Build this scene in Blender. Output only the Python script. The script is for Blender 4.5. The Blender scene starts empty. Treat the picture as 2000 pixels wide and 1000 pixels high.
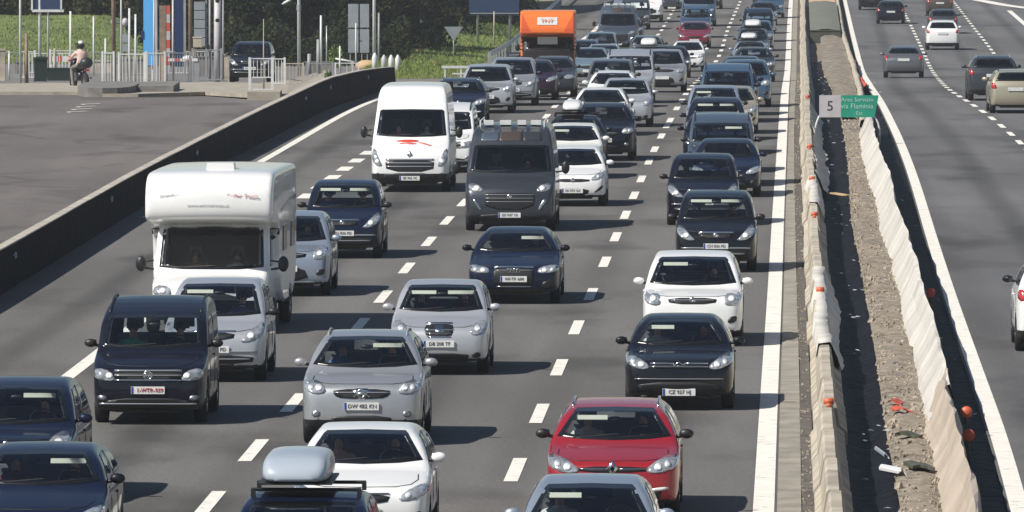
import bpy, bmesh, math, random
import numpy as np
from mathutils import Vector, Matrix, geometry

# ------------------------------------------------------------------ camera, sky, sun
scene = bpy.context.scene
COL = scene.collection
CAM_H, F, HOR = 8.4, 17850.0, 800.0
HAZE = .00015
PITCH = math.atan(HOR / F)
cam_d = bpy.data.cameras.new('camera'); cam = bpy.data.objects.new('camera', cam_d); COL.objects.link(cam)
cam.location = (0, 0, CAM_H)
cam.rotation_euler = (math.pi / 2 - PITCH, 0, 0)
cam_d.sensor_width = 36.0; cam_d.lens = 36.0 * F / 2000.0
cam_d.clip_start = 1.0; cam_d.clip_end = 6000.0
cam_d.dof.use_dof = False
scene.camera = cam

SUN_V = Vector((0.82, 0.55, -1.0)).normalized()        # the way the sunlight travels
sun_d = bpy.data.lights.new('sun', 'SUN'); sun = bpy.data.objects.new('sun', sun_d); COL.objects.link(sun)
sun_d.energy = 5.0; sun_d.angle = math.radians(0.5); sun_d.color = (1.0, 0.95, 0.87)
sun.rotation_euler = SUN_V.to_track_quat('-Z', 'Y').to_euler(); sun.location = (-60, -30, 90)
world = bpy.data.worlds.new('World'); scene.world = world; world.use_nodes = True
wn = world.node_tree; bgn = wn.nodes['Background']
sky = wn.nodes.new('ShaderNodeTexSky'); sky.sky_type = 'NISHITA'; sky.sun_disc = False
sky.sun_elevation = math.asin(-SUN_V.z); sky.sun_rotation = math.atan2(-SUN_V.x, -SUN_V.y)
sky.air_density = 1.0; sky.dust_density = .35; sky.ozone_density = 1.6
wn.links.new(sky.outputs[0], bgn.inputs[0]); bgn.inputs[1].default_value = 0.062
scene.view_settings.view_transform = 'Standard'; scene.view_settings.look = 'None'
scene.view_settings.exposure = 0.22; scene.view_settings.gamma = 1.0
scene.view_settings.use_curve_mapping = False

# ------------------------------------------------------------------ ground profile and pixel-to-ground survey
def zg(Y):
    t = np.clip((np.asarray(Y, float) - 285.0) / 160.0, 0, 1)
    return -1.9 * t * t * (3 - 2 * t)
_r = np.array((1., 0, 0)); _f = np.array((0, math.cos(PITCH), -math.sin(PITCH))); _u = np.array((0, math.sin(PITCH), math.cos(PITCH)))
def gp(px, py, zoff=0.0):
    """point of the ground (plus zoff) that was surveyed at this pixel of the 2000 px wide photograph"""
    d = _f * F + _r * (px - 1000.0) + _u * (500.0 - py)
    Y = 300.0
    for _ in range(60):
        t = (CAM_H - float(zg(Y)) - zoff) / (-d[2]); Y = 0.5 * Y + 0.5 * t * d[1]
    return Vector((t * d[0], t * d[1], CAM_H + t * d[2]))
def scale_at(Y): return F / Y
YS = np.arange(60.0, 900.0, 4.0)
class Curve:
    def __init__(s, pts, smooth=10.0, raw=None):
        if raw is None:
            P = sorted([tuple(gp(*p)[:2]) for p in pts], key=lambda q: q[1])
            x = np.array([p[0] for p in P]); y = np.array([p[1] for p in P])
            X = np.interp(YS, y, x)
            n = min(3, len(x) - 1)
            lo = (x[n] - x[0]) / (y[n] - y[0]); hi = (x[-1] - x[-1 - n]) / (y[-1] - y[-1 - n])
            X = np.where(YS < y[0], x[0] + (YS - y[0]) * lo, X); X = np.where(YS > y[-1], x[-1] + (YS - y[-1]) * hi, X)
            k = np.exp(-0.5 * (np.arange(-40, 41) * 4.0 / smooth) ** 2); k /= k.sum()
            e0 = X[0] - (X[1] - X[0]) * np.arange(40, 0, -1); e1 = X[-1] + (X[-1] - X[-2]) * np.arange(1, 41)
            X = np.convolve(np.concatenate([e0, X, e1]), k, 'valid')
        else: X = raw
        s.X = X
    def __call__(s, y): return np.interp(y, YS, s.X)
    def off(s, d): return Curve(None, raw=s.X + d)
    def head(s, y):
        return math.atan((float(s(y + 3)) - float(s(y - 3))) / 6.0)
cE = Curve([(1492,1000),(1498,850),(1505,700),(1513,600),(1518,450),(1525,325),(1532,200),(1537,150),(1540,100),(1542,50),(1545,0)], 18)
cD1 = Curve([(1007,918),(1053,808),(1093,718),(1125,640),(1155,575),(1181,512),(1203,463),(1221,420),(1239,382),(1253,350),(1267,316),(1278,292),(1290,266),(1310,235),(1332,197),(1380,140),(1408,104),(1420,60),(1440,16)], 12)
cD2 = Curve([(408,985),(495,880),(572,787),(632,717),(704,635),(750,580),(795,524),(835,472),(873,431),(899,398),(990,315),(1045,257),(1190,140),(1284,72),(1297,52),(1306,35),(1318,16)], 14)
cD3 = Curve([(160,717),(385,540),(593,387),(662,338),(681,325),(700,311),(716,298),(870,205),(1050,118),(1144,77),(1206,14)], 14)
cBW = Curve([(0,578),(285,400),(495,287),(650,209),(715,189),(782,168)], 6)       # foot of the black barrier
cR = Curve([(1990,1000),(1956,850),(1912,750),(1899,700),(1862,600),(1815,450),(1795,380),(1777,325),(1752,262),(1728,215),(1703,175),(1680,125),(1664,62),(1650,0)], 9)
cRD1 = Curve([(1770,32),(1784,60),(1796,86),(1808,110),(1824,142),(1850,177),(1882,197),(1916,217),(1956,241),(1972,253),(1988,270),(1998,285)], 16)
cRD2 = Curve([(1879,24),(1894,44),(1910,65),(1927,84),(1940,104),(1949,114),(1990,150)], 16)
cMBL = Curve([(1587,1000),(1585,850),(1579,700),(1572,600),(1567,450),(1562,325),(1561,250),(1562,150),(1562,50),(1563,0)], 18)
cTR = Curve([(1760,1000),(1745,930),(1728,850),(1711,700),(1693,600),(1677,500),(1662,450),(1657,325),(1646,250),(1630,200),(1610,150),(1604,120),(1600,0)], 8)
cWL = Curve([(1827,1000),(1812,900),(1803,850),(1773,700),(1752,600),(1730,500),(1714,450),(1702,400),(1681,325),(1676,250),(1672,180),(1660,130),(1642,75),(1636,30),(1631,0)], 8)
cGR = Curve([(900,160),(960,128),(1000,107),(1060,50),(1105,5)], 10)     # guardrail beyond the slip road

# ------------------------------------------------------------------ materials
MATS = {}
def srgb(r, g, b): return tuple(((c / 255.0 + .055) / 1.055) ** 2.4 if c > 10 else c / 255.0 / 12.92 for c in (r, g, b)) + (1,)
def mat(name, col, rough=.6, metal=0.0, coat=0.0, noise=None, bump=None, spec=None, trans=0.0, emit=None, alpha=None):
    """col linear rgb; noise=(scale, amount, detail); bump=(scale, strength, distance)"""
    if name in MATS: return MATS[name]
    m = bpy.data.materials.new(name); m.use_nodes = True; MATS[name] = m
    nt = m.node_tree; b = nt.nodes['Principled BSDF']
    col = tuple(col[:3]) + (1,)
    b.inputs['Base Color'].default_value = col; b.inputs['Roughness'].default_value = rough; b.inputs['Metallic'].default_value = metal
    b.inputs['Coat Weight'].default_value = coat; b.inputs['Coat Roughness'].default_value = .04
    if spec is not None: b.inputs['Specular IOR Level'].default_value = spec
    if trans: b.inputs['Transmission Weight'].default_value = trans
    if emit: b.inputs['Emission Color'].default_value = tuple(emit[:3]) + (1,); b.inputs['Emission Strength'].default_value = emit[3]
    tc = None
    if noise or bump: tc = nt.nodes.new('ShaderNodeTexCoord')
    if noise:
        n = nt.nodes.new('ShaderNodeTexNoise'); n.inputs['Scale'].default_value = noise[0]; n.inputs['Detail'].default_value = noise[2] if len(noise) > 2 else 5
        nt.links.new(tc.outputs['Object'], n.inputs['Vector'])
        r = nt.nodes.new('ShaderNodeMapRange'); r.inputs['From Min'].default_value = .3; r.inputs['From Max'].default_value = .7
        r.inputs['To Min'].default_value = 1 - noise[1]; r.inputs['To Max'].default_value = 1 + noise[1]
        nt.links.new(n.outputs[0], r.inputs[0])
        mx = nt.nodes.new('ShaderNodeVectorMath'); mx.operation = 'SCALE'; mx.inputs[0].default_value = col[:3]
        nt.links.new(r.outputs[0], mx.inputs['Scale']); nt.links.new(mx.outputs[0], b.inputs['Base Color'])
    if bump:
        n2 = nt.nodes.new('ShaderNodeTexNoise'); n2.inputs['Scale'].default_value = bump[0]; n2.inputs['Detail'].default_value = 4
        nt.links.new(tc.outputs['Object'], n2.inputs['Vector'])
        bp = nt.nodes.new('ShaderNodeBump'); bp.inputs['Strength'].default_value = bump[1]; bp.inputs['Distance'].default_value = bump[2]
        nt.links.new(n2.outputs[0], bp.inputs['Height']); nt.links.new(bp.outputs[0], b.inputs['Normal'])
    return m
def asphalt(name, base, lanes=None, tint=(1, .97, .94)):
    m = mat(name, base, .93, spec=.25); nt = m.node_tree; b = nt.nodes['Principled BSDF']
    tc = nt.nodes.new('ShaderNodeTexCoord')
    def nz(scale, sx=1, sy=1, det=4):
        mp = nt.nodes.new('ShaderNodeMapping'); mp.inputs['Scale'].default_value = (sx, sy, 1)
        nt.links.new(tc.outputs['Object'], mp.inputs[0])
        n = nt.nodes.new('ShaderNodeTexNoise'); n.inputs['Scale'].default_value = scale; n.inputs['Detail'].default_value = det
        nt.links.new(mp.outputs[0], n.inputs['Vector']); return n.outputs[0]
    def rng(s, a, c, lo=.35, hi=.65):
        r = nt.nodes.new('ShaderNodeMapRange'); r.inputs['From Min'].default_value = lo; r.inputs['From Max'].default_value = hi
        r.inputs['To Min'].default_value = a; r.inputs['To Max'].default_value = c; nt.links.new(s, r.inputs[0]); return r.outputs[0]
    def mul(a, c):
        k = nt.nodes.new('ShaderNodeMath'); k.operation = 'MULTIPLY'; nt.links.new(a, k.inputs[0]); nt.links.new(c, k.inputs[1]); return k.outputs[0]
    v = mul(rng(nz(.16, 1, .25), .86, 1.14), rng(nz(14.0, 1, 1, 2), .86, 1.14))
    v = mul(v, rng(nz(.9, 1, .06, 3), .93, 1.07))
    v = mul(v, rng(nz(.30, 1, .35, 6), 1.0, .62, .54, .68))          # old stains
    if lanes == 'road':                                             # wheel tracks and a drip line follow the lanes
        at = nt.nodes.new('ShaderNodeAttribute'); at.attribute_name = 'across'
        def cosw(period, ph, lo, hi, pw):
            a = nt.nodes.new('ShaderNodeMath'); a.operation = 'MULTIPLY_ADD'; a.inputs[1].default_value = 2 * math.pi / period; a.inputs[2].default_value = ph; nt.links.new(at.outputs['Fac'], a.inputs[0])
            c = nt.nodes.new('ShaderNodeMath'); c.operation = 'COSINE'; nt.links.new(a.outputs[0], c.inputs[0])
            k = rng(c.outputs[0], 1.0, lo, pw, 1.0); return k
        v = mul(v, cosw(1.84, 0, .84, 1, -.2)); v = mul(v, cosw(3.68, math.pi, .80, 1, .80))
    # crack sealing: thin winding dark seams
    w = nt.nodes.new('ShaderNodeTexVoronoi'); w.feature = 'DISTANCE_TO_EDGE'; w.inputs['Scale'].default_value = .055
    mp = nt.nodes.new('ShaderNodeMapping'); mp.inputs['Scale'].default_value = (1, .35, 1)
    nn = nt.nodes.new('ShaderNodeTexNoise'); nn.inputs['Scale'].default_value = .35; nn.inputs['Detail'].default_value = 5
    ad = nt.nodes.new('ShaderNodeVectorMath'); ad.operation = 'MULTIPLY_ADD'; ad.inputs[1].default_value = (7, 7, 0)
    nt.links.new(tc.outputs['Object'], nn.inputs['Vector']); nt.links.new(nn.outputs[1], ad.inputs[0]); nt.links.new(tc.outputs['Object'], ad.inputs[2])
    nt.links.new(ad.outputs[0], mp.inputs[0]); nt.links.new(mp.outputs[0], w.inputs['Vector'])
    if lanes != 'road': v = mul(v, rng(w.outputs[0], .72, 1.0, .0, .012))
    sc = nt.nodes.new('ShaderNodeVectorMath'); sc.operation = 'SCALE'; sc.inputs[0].default_value = [a * t for a, t in zip(base, tint)]
    nt.links.new(v, sc.inputs['Scale']); nt.links.new(sc.outputs[0], b.inputs['Base Color'])
    bp = nt.nodes.new('ShaderNodeBump'); bp.inputs['Strength'].default_value = .35; bp.inputs['Distance'].default_value = .01
    nt.links.new(nz(60.0, 1, 1, 2), bp.inputs['Height']); nt.links.new(bp.outputs[0], b.inputs['Normal'])
    return m
M = {}
M['road'] = asphalt('road_asphalt', (.134, .133, .131), 'road', (1, .97, .94))
M['road2'] = asphalt('far_road_asphalt', (.128, .129, .132), 'road', (1, .98, .97))
M['plaza'] = asphalt('plaza_asphalt', (.138, .135, .133), None, (1, .93, .89))
M['paint_line'] = mat('road_paint', (.76, .73, .66), .8, noise=(2.2, .07, 7))
def wear(m):
    nt = m.node_tree; b = nt.nodes['Principled BSDF']; tc = nt.nodes.new('ShaderNodeTexCoord'); n = nt.nodes.new('ShaderNodeTexNoise'); n.inputs['Scale'].default_value = 3.2; n.inputs['Detail'].default_value = 9; n.inputs['Roughness'].default_value = .7
    nt.links.new(tc.outputs['Object'], n.inputs['Vector']); r = nt.nodes.new('ShaderNodeMapRange'); r.inputs['From Min'].default_value = .56; r.inputs['From Max'].default_value = .66; r.inputs['To Max'].default_value = .7; nt.links.new(n.outputs[0], r.inputs[0])
    mx = nt.nodes.new('ShaderNodeMix'); mx.data_type = 'RGBA'; nt.links.new(r.outputs[0], mx.inputs['Factor']); src = b.inputs['Base Color'].links[0].from_socket; nt.links.new(src, mx.inputs['A']); mx.inputs['B'].default_value = (.30, .29, .27, 1); nt.links.new(mx.outputs['Result'], b.inputs['Base Color'])
wear(M['paint_line'])
M['margin'] = mat('margin_concrete', (.27, .245, .205), .9, noise=(1.4, .25, 8), bump=(8, .4, .02))
M['groove'] = mat('groove_dirt', (.10, .088, .075), .95, noise=(3, .4, 8), bump=(9, .6, .03))
M['cream'] = mat('cream_concrete', (.41, .365, .29), .9, noise=(1.3, .38, 10), bump=(7, .35, .02))
M['earth'] = mat('dry_earth', (.225, .19, .148), .95, noise=(2.6, .45, 10), bump=(5, .9, .06))
M['black_wall'] = mat('black_barrier', (.012, .012, .014), .95, spec=.04, noise=(1.5, .35, 8), bump=(6, .3, .02))
M['coping'] = mat('coping_concrete', (.42, .38, .32), .85, noise=(2, .25, 8))
M['plastic'] = mat('black_plastic_sheet', (.010, .010, .013), .6, spec=.06, noise=(2, .4, 6), bump=(2.4, .9, .12))
M['geotex'] = mat('white_geotextile', (.53, .505, .46), .9, noise=(.7, .2, 10), bump=(2.0, .55, .05))
M['geotex2'] = mat('beige_geotextile', (.42, .355, .285), .85, noise=(.8, .18, 8), bump=(2.0, .55, .05))
M['rubble'] = mat('rubble_stone', (.31, .265, .21), .95, noise=(2.0, .5, 8), bump=(8, .5, .02))
M['orange'] = mat('orange_lamp', (.55, .11, .04), .5)
M['netred'] = mat('red_net', (.50, .085, .05), .7)
M['steel'] = mat('galvanised_steel', (.42, .43, .43), .45, .6, noise=(5, .12))
M['white_metal'] = mat('white_painted_metal', (.62, .63, .62), .5, noise=(4, .12))
M['grey_metal'] = mat('grey_painted_metal', (.26, .27, .28), .55, noise=(3, .15))
M['brown_pole'] = mat('weathered_brown_pole', (.23, .165, .115), .75, noise=(4, .3))
M['kerb'] = mat('pale_kerb_concrete', (.33, .295, .24), .9, noise=(2, .22, 8), bump=(9, .4, .02))
M['kerbdark'] = mat('old_grey_concrete', (.17, .16, .15), .9, noise=(2, .3, 8), bump=(9, .4, .02))
M['skyblue'] = mat('sky_blue_panel', (.10, .40, .78), .45)
M['navy'] = mat('navy_panel', (.012, .03, .09), .4)
M['green_sign'] = mat('green_sign_face', (.012, .26, .17), .45, noise=(3, .1))
M['grey_sign'] = mat('pale_grey_sign_face', (.46, .44, .46), .5, noise=(3, .1))
M['pale_text'] = mat('faded_sign_lettering', (.35, .60, .52), .6)
M['dark_text'] = mat('dark_sign_lettering', (.05, .045, .05), .6)
M['signback'] = mat('aluminium_sign_back', (.30, .33, .35), .5, .3, noise=(2, .15))
M['bluesign'] = mat('blue_sign_face', (.02, .04, .10), .5)
M['bin'] = mat('dark_green_bin', (.012, .025, .022), .45)
M['trunk'] = mat('bark', (.10, .08, .06), .95, noise=(5, .4), bump=(10, .8, .03))
M['leaf1'] = mat('dark_leaf', (.018, .024, .010), .9, spec=.1, noise=(.9, .5, 4))
M['leaf2'] = mat('olive_leaf', (.042, .047, .016), .9, spec=.1, noise=(.9, .45, 4))
M['leaf3'] = mat('fresh_leaf', (.12, .18, .04), .8, noise=(1.2, .35, 4))
M['wood_floor'] = mat('dark_undergrowth', (.022, .026, .016), .95, noise=(.7, .5, 8))
M['grass'] = mat('meadow_grass', (.12, .16, .045), .9, noise=(.55, .4, 10), bump=(4, .8, .08))
M['blade1'] = mat('green_grass_blade', (.15, .21, .05), .9, spec=.1)
M['blade2'] = mat('dry_grass_blade', (.26, .235, .095), .9, spec=.1)
M['drygrass'] = mat('dry_grass_verge', (.30, .26, .14), .95, noise=(1.2, .3, 10), bump=(5, .8, .06))
M['tarp'] = mat('grey_green_tarpaulin', (.15, .155, .125), .75, noise=(.6, .2, 8), bump=(1.5, .5, .06))
M['tarpdark'] = mat('olive_board', (.065, .068, .05), .8, noise=(1.5, .25, 6))
M['sand'] = mat('orange_sand', (.52, .36, .20), .95, noise=(1.2, .2, 8), bump=(4, .6, .04))
# vehicle materials
M['PAINT'] = mat('paint_slot', (.5, .5, .5), .4)
M['tyre'] = mat('tyre_rubber', (.014, .014, .015), .8)
M['rim'] = mat('alloy_rim', (.30, .31, .33), .35, .8)
M['trim'] = mat('black_trim', (.012, .012, .013), .45)
M['frit'] = mat('black_window_surround', (.008, .009, .011), .18, spec=.5)
M['chrome'] = mat('chrome', (.62, .63, .65), .22, 1.0)
M['lamp'] = mat('headlamp_glass', (.50, .52, .54), .12, .55, coat=1.0, noise=(11, .35, 2))
M['bulb'] = mat('headlamp_reflector', (.90, .90, .88), .25, .2, coat=1.0)
M['amber'] = mat('amber_indicator', (.75, .30, .06), .3)
M['tail'] = mat('tail_lamp_red', (.42, .02, .025), .2, coat=1.0)
M['plate'] = mat('number_plate', (.66, .66, .64), .5, noise=(14, .12, 2))
M['plate_blue'] = mat('plate_band', (.02, .05, .30), .5)
M['plate_red'] = mat('plate_red_letters', (.45, .03, .03), .5)
M['interior'] = mat('dark_interior', (.075, .078, .08), .8)
M['dash'] = mat('dashboard_plastic', (.17, .175, .175), .8)
M['pillar'] = mat('pale_pillar_trim', (.55, .56, .54), .8)
M['seat'] = mat('seat_fabric', (.15, .155, .165), .9)
M['visor'] = mat('sun_visor_fabric', (.62, .63, .53), .8)
M['paper'] = mat('pale_paper', (.72, .74, .70), .8)
M['sil_trim'] = mat('silver_trim', (.45, .46, .48), .3, .7)
M['grey_box'] = mat('blue_grey_roof_box', (.36, .41, .47), .35, coat=.5)
M['white_box'] = mat('white_roof_box', (.66, .66, .66), .35, coat=.5)
M['decal_red'] = mat('red_decal', (.62, .06, .04), .4)
M['faint_grey'] = mat('faint_grey_lettering', (.64, .64, .65), .5)
M['muted_red'] = mat('muted_red_lettering', (.50, .20, .18), .5)
M['skin'] = mat('skin', (.55, .33, .24), .6)
M['hair'] = mat('dark_hair', (.03, .022, .018), .7)
def glass():
    m = bpy.data.materials.new('tinted_car_glass'); m.use_nodes = True; nt = m.node_tree
    nt.nodes.clear(); o = nt.nodes.new('ShaderNodeOutputMaterial'); mix = nt.nodes.new('ShaderNodeMixShader')
    tr = nt.nodes.new('ShaderNodeBsdfTransparent'); tr.inputs[0].default_value = (.90, .94, .95, 1)
    gl = nt.nodes.new('ShaderNodeBsdfGlossy'); gl.inputs[0].default_value = (.9, .95, 1, 1); gl.inputs['Roughness'].default_value = .03
    fr = nt.nodes.new('ShaderNodeFresnel'); fr.inputs[0].default_value = 1.6
    nt.links.new(fr.outputs[0], mix.inputs[0]); nt.links.new(tr.outputs[0], mix.inputs[1]); nt.links.new(gl.outputs[0], mix.inputs[2])
    nt.links.new(mix.outputs[0], o.inputs[0]); return m
M['glass'] = glass()
def paint(name, col, metal=.0, rough=.38):
    return mat('car_paint_' + name, col, rough, metal, coat=.55 if max(col) < .1 else .8, spec=.2 if max(col) < .1 else .5, noise=(.8, .03, 3), bump=(1.6, .06, .02))
P = dict(
    white=paint('white', (.78, .78, .77)), creamwhite=paint('cream_white', (.74, .74, .70)), silver=paint('silver', (.42, .43, .45), .55),
    bluesilver=paint('blue_silver', (.33, .38, .46), .5), palesilver=paint('pale_silver', (.50, .51, .54), .45), grey=paint('grey', (.15, .155, .165), .5),
    darkgrey=paint('dark_grey', (.055, .062, .075), .5), black=paint('black', (.005, .006, .010)), plum=paint('plum', (.03, .012, .032), .2), navy=paint('navy', (.006, .007, .017), .2),
    midnight=paint('midnight', (.007, .012, .036), .3), bluegrey=paint('blue_grey', (.075, .10, .135), .4), steelblue=paint('steel_blue', (.06, .12, .20), .4),
    red=paint('red', (.33, .010, .018), .15), wine=paint('wine', (.22, .01, .03), .2), orange=paint('orange', (.82, .17, .02)), orange_dark=paint('deep_orange', (.62, .09, .01)), purple=paint('purple', (.16, .06, .18)),
    gold=paint('champagne', (.42, .38, .28), .4), aqua=paint('pale_blue', (.22, .31, .36), .4), brown=paint('brown', (.09, .07, .06), .4))

# ------------------------------------------------------------------ object helpers
def link(o, parent=None):
    COL.objects.link(o)
    if parent: o.parent = parent
    return o
def mesh(name, V, Fc, mats, idx=None, smooth=False):
    me = bpy.data.meshes.new(name); me.from_pydata([tuple(v) for v in V], [], [tuple(f) for f in Fc])
    for m in (mats if isinstance(mats, (list, tuple)) else [mats]): me.materials.append(m)
    if idx is not None: me.polygons.foreach_set('material_index', list(idx))
    if smooth: me.polygons.foreach_set('use_smooth', [True] * len(me.polygons))
    me.update(); return me
def tag(o, label=None, cat=None, group=None, kind=None):
    if label: o['label'] = label
    if cat: o['category'] = cat
    if group: o['group'] = group
    if kind: o['kind'] = kind
    return o
def ob(name, me, parent=None, loc=None, rot=None, label=None, cat=None, group=None, kind=None):
    o = bpy.data.objects.new(name, me); link(o, parent)
    if loc is not None: o.location = loc
    if rot is not None: o.rotation_euler = rot
    return tag(o, label, cat, group, kind)
def empty(name, loc, rz, label, cat, group=None):
    return ob(name, None, None, loc, (0, 0, rz), label, cat, group)
class MB:
    def __init__(s): s.V = []; s.F = []; s.I = []
    def add(s, V, Fc, mi=0):
        n = len(s.V); s.V += [tuple(v) for v in V]; s.F += [tuple(i + n for i in f) for f in Fc]; s.I += [mi] * len(Fc); return s
    def box(s, c, d, rz=0, mi=0, tap=1.0, bev=0):
        x, y, z = d[0] / 2, d[1] / 2, d[2] / 2; V = []
        for sz in (-1, 1):
            k = tap if sz > 0 else 1
            for sx, sy in ((-1, -1), (1, -1), (1, 1), (-1, 1)): V.append(Vector((sx * x * k, sy * y * k, sz * z)))
        R = Matrix.Rotation(rz, 3, 'Z'); V = [R @ v + Vector(c) for v in V]
        return s.add(V, [(3, 2, 1, 0), (4, 5, 6, 7), (0, 1, 5, 4), (1, 2, 6, 5), (2, 3, 7, 6), (3, 0, 4, 7)], mi)
    def tube(s, pts, r, n=8, mi=0, cap=True):
        pts = [Vector(p) for p in pts]; rr = r if isinstance(r, (list, tuple)) else [r] * len(pts); V = []; Fc = []
        for i, p in enumerate(pts):
            a = pts[max(i - 1, 0)]; b = pts[min(i + 1, len(pts) - 1)]; d = (b - a).normalized()
            u = d.orthogonal().normalized() if i == 0 else (u - d * u.dot(d)).normalized()
            w = d.cross(u)
            for k in range(n):
                t = 2 * math.pi * k / n; V.append(p + (u * math.cos(t) + w * math.sin(t)) * rr[i])
        for i in range(len(pts) - 1):
            for k in range(n): k2 = (k + 1) % n; Fc.append((i * n + k, i * n + k2, (i + 1) * n + k2, (i + 1) * n + k))
        if cap: Fc.append(tuple(range(n - 1, -1, -1))); Fc.append(tuple(range((len(pts) - 1) * n, len(pts) * n)))
        return s.add(V, Fc, mi)
    def lathe(s, prof, axis='x', n=24, c=(0, 0, 0), mi=0):
        V = []; Fc = []; m = len(prof)
        for k in range(n):
            t = 2 * math.pi * k / n
            for a, r in prof:
                q = (a, r * math.cos(t), r * math.sin(t)) if axis == 'x' else ((r * math.cos(t), a, r * math.sin(t)) if axis == 'y' else (r * math.cos(t), r * math.sin(t), a))
                V.append((q[0] + c[0], q[1] + c[1], q[2] + c[2]))
        for k in range(n):
            k2 = (k + 1) % n
            for j in range(m - 1): Fc.append((k * m + j, k * m + j + 1, k2 * m + j + 1, k2 * m + j))
        return s.add(V, Fc, mi)
    def ball(s, c, r, n=8, mi=0):
        r = r if isinstance(r, (tuple, list)) else (r, r, r); V = []; Fc = []
        for i in range(n + 1):
            ph = math.pi * i / n
            for k in range(n * 2):
                t = math.pi * k / n; V.append((c[0] + r[0] * math.sin(ph) * math.cos(t), c[1] + r[1] * math.sin(ph) * math.sin(t), c[2] + r[2] * math.cos(ph)))
        for i in range(n):
            for k in range(n * 2): k2 = (k + 1) % (n * 2); Fc.append((i * n * 2 + k, (i + 1) * n * 2 + k, (i + 1) * n * 2 + k2, i * n * 2 + k2))
        return s.add(V, Fc, mi)
    def mesh(s, name, mats, smooth=False): return mesh(name, s.V, s.F, mats, s.I, smooth)
def text_mesh(txt, size, m, ext=.004, align='CENTER'):
    c = bpy.data.curves.new('lettering', 'FONT'); c.body = txt; c.size = size; c.extrude = ext; c.align_x = align; c.align_y = 'CENTER'; c.resolution_u = 2
    o = bpy.data.objects.new('lettering', c); COL.objects.link(o); dg = bpy.context.evaluated_depsgraph_get()
    me = bpy.data.meshes.new_from_object(o.evaluated_get(dg)); me.materials.clear(); me.materials.append(m)
    me.transform(Matrix.Rotation(math.pi / 2, 4, 'X')); bpy.data.objects.remove(o); return me

# ------------------------------------------------------------------ vehicle bodies: smooth solids cut from side, front and plan outlines
def chaikin(p, n=2):
    p = np.array(p, float)
    for _ in range(n):
        q = np.roll(p, -1, 0); p = np.stack([.75 * p + .25 * q, .25 * p + .75 * q], 1).reshape(-1, 2)
    return p
def poly_sdf(Q, poly):
    d = np.full(len(Q), 1e9); s = np.ones(len(Q)); n = len(poly)
    for i in range(n):
        a = poly[i]; b = poly[i - 1]; e = b - a; w = Q - a
        t = np.clip((w @ e) / (e @ e + 1e-12), 0, 1); r = w - t[:, None] * e; d = np.minimum(d, (r * r).sum(1))
        c1 = Q[:, 1] >= a[1]; c2 = Q[:, 1] < b[1]; c3 = e[0] * w[:, 1] > e[1] * w[:, 0]
        s = np.where((c1 & c2 & c3) | (~c1 & ~c2 & ~c3), -s, s)
    return s * np.sqrt(d)
def inside(Q, poly): return poly_sdf(np.asarray(Q, float), np.asarray(poly, float)) < 0
class Grid2:
    def __init__(s, poly, h=.02, pad=.3):
        poly = np.array(poly, float); s.lo = poly.min(0) - pad; hi = poly.max(0) + pad; s.h = h
        s.n = np.ceil((hi - s.lo) / h).astype(int) + 1
        X, Y = np.meshgrid(np.arange(s.n[0]) * h + s.lo[0], np.arange(s.n[1]) * h + s.lo[1], indexing='ij')
        s.v = poly_sdf(np.stack([X.ravel(), Y.ravel()], 1), poly).reshape(X.shape)
    def __call__(s, a, b):
        u = (a - s.lo[0]) / s.h; v = (b - s.lo[1]) / s.h
        uc = np.clip(u, 0, s.n[0] - 1.001); vc = np.clip(v, 0, s.n[1] - 1.001); i = uc.astype(int); j = vc.astype(int); fu = uc - i; fv = vc - j
        r = s.v[i, j] * (1 - fu) * (1 - fv) + s.v[i + 1, j] * fu * (1 - fv) + s.v[i, j + 1] * (1 - fu) * fv + s.v[i + 1, j + 1] * fu * fv
        return r + (np.abs(u - uc) + np.abs(v - vc)) * s.h
def smax(a, b, k): return np.maximum(a, b) + np.maximum(k - np.abs(a - b), 0) ** 2 / (4 * k)
class Solid:
    """profile (y,z), halfwidth by height [(z,w)], plan halfwidth by length [(y,w)]"""
    def __init__(s, prof, wz, wy, bow=.11, crown=.05, k=.05, wheels=None, W=1.8, pch=2, zcut=None):
        prof = np.array(prof, float); s.L = prof[:, 0].max(); s.W = W
        s.gs = Grid2(chaikin(prof, pch)); s.wz = np.array(wz); s.wy = np.array(wy)
        f = [(w, z) for z, w in wz] + [(-w, z) for z, w in reversed(wz)]
        p = [(w, y) for y, w in wy] + [(-w, y) for y, w in reversed(wy)]
        s.gf = Grid2(chaikin(f, 2)); s.gpn = Grid2(chaikin(p, 2)); s.bow = bow; s.crown = crown; s.k = k; s.wheels = wheels or []
    def raw(s, p):
        x, y, z = p[:, 0], p[:, 1], p[:, 2]; x2 = np.minimum(x * x, 1.2)
        t = np.clip((s.L * .5 - y) / (s.L * .12), -1, 1)
        f = s.gs(y - s.bow * x2 * t, z + s.crown * x2 * np.clip((z - .5) / .4, 0, 1))
        f = smax(f, s.gf(x, z), s.k); return smax(f, s.gpn(x, y), s.k)
    def __call__(s, p):
        f = s.raw(p)
        for ya, r in s.wheels:
            c = np.maximum(np.hypot(p[:, 1] - ya, p[:, 2] - r) - (r + .06), (s.W / 2 - .36) - np.abs(p[:, 0])); f = np.maximum(f, -c)
        return f
class Union:
    def __init__(s, *a, k=.03): s.a = a; s.L = max(q.L for q in a); s.W = max(q.W for q in a); s.wheels = a[0].wheels
    def __call__(s, p):
        f = s.a[0].raw(p)
        for b in s.a[1:]: f = np.minimum(f, b.raw(p))
        for ya, r in s.wheels:
            c = np.maximum(np.hypot(p[:, 1] - ya, p[:, 2] - r) - (r + .06), (s.W / 2 - .40) - np.abs(p[:, 0])); f = np.maximum(f, -c)
        return f
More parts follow.
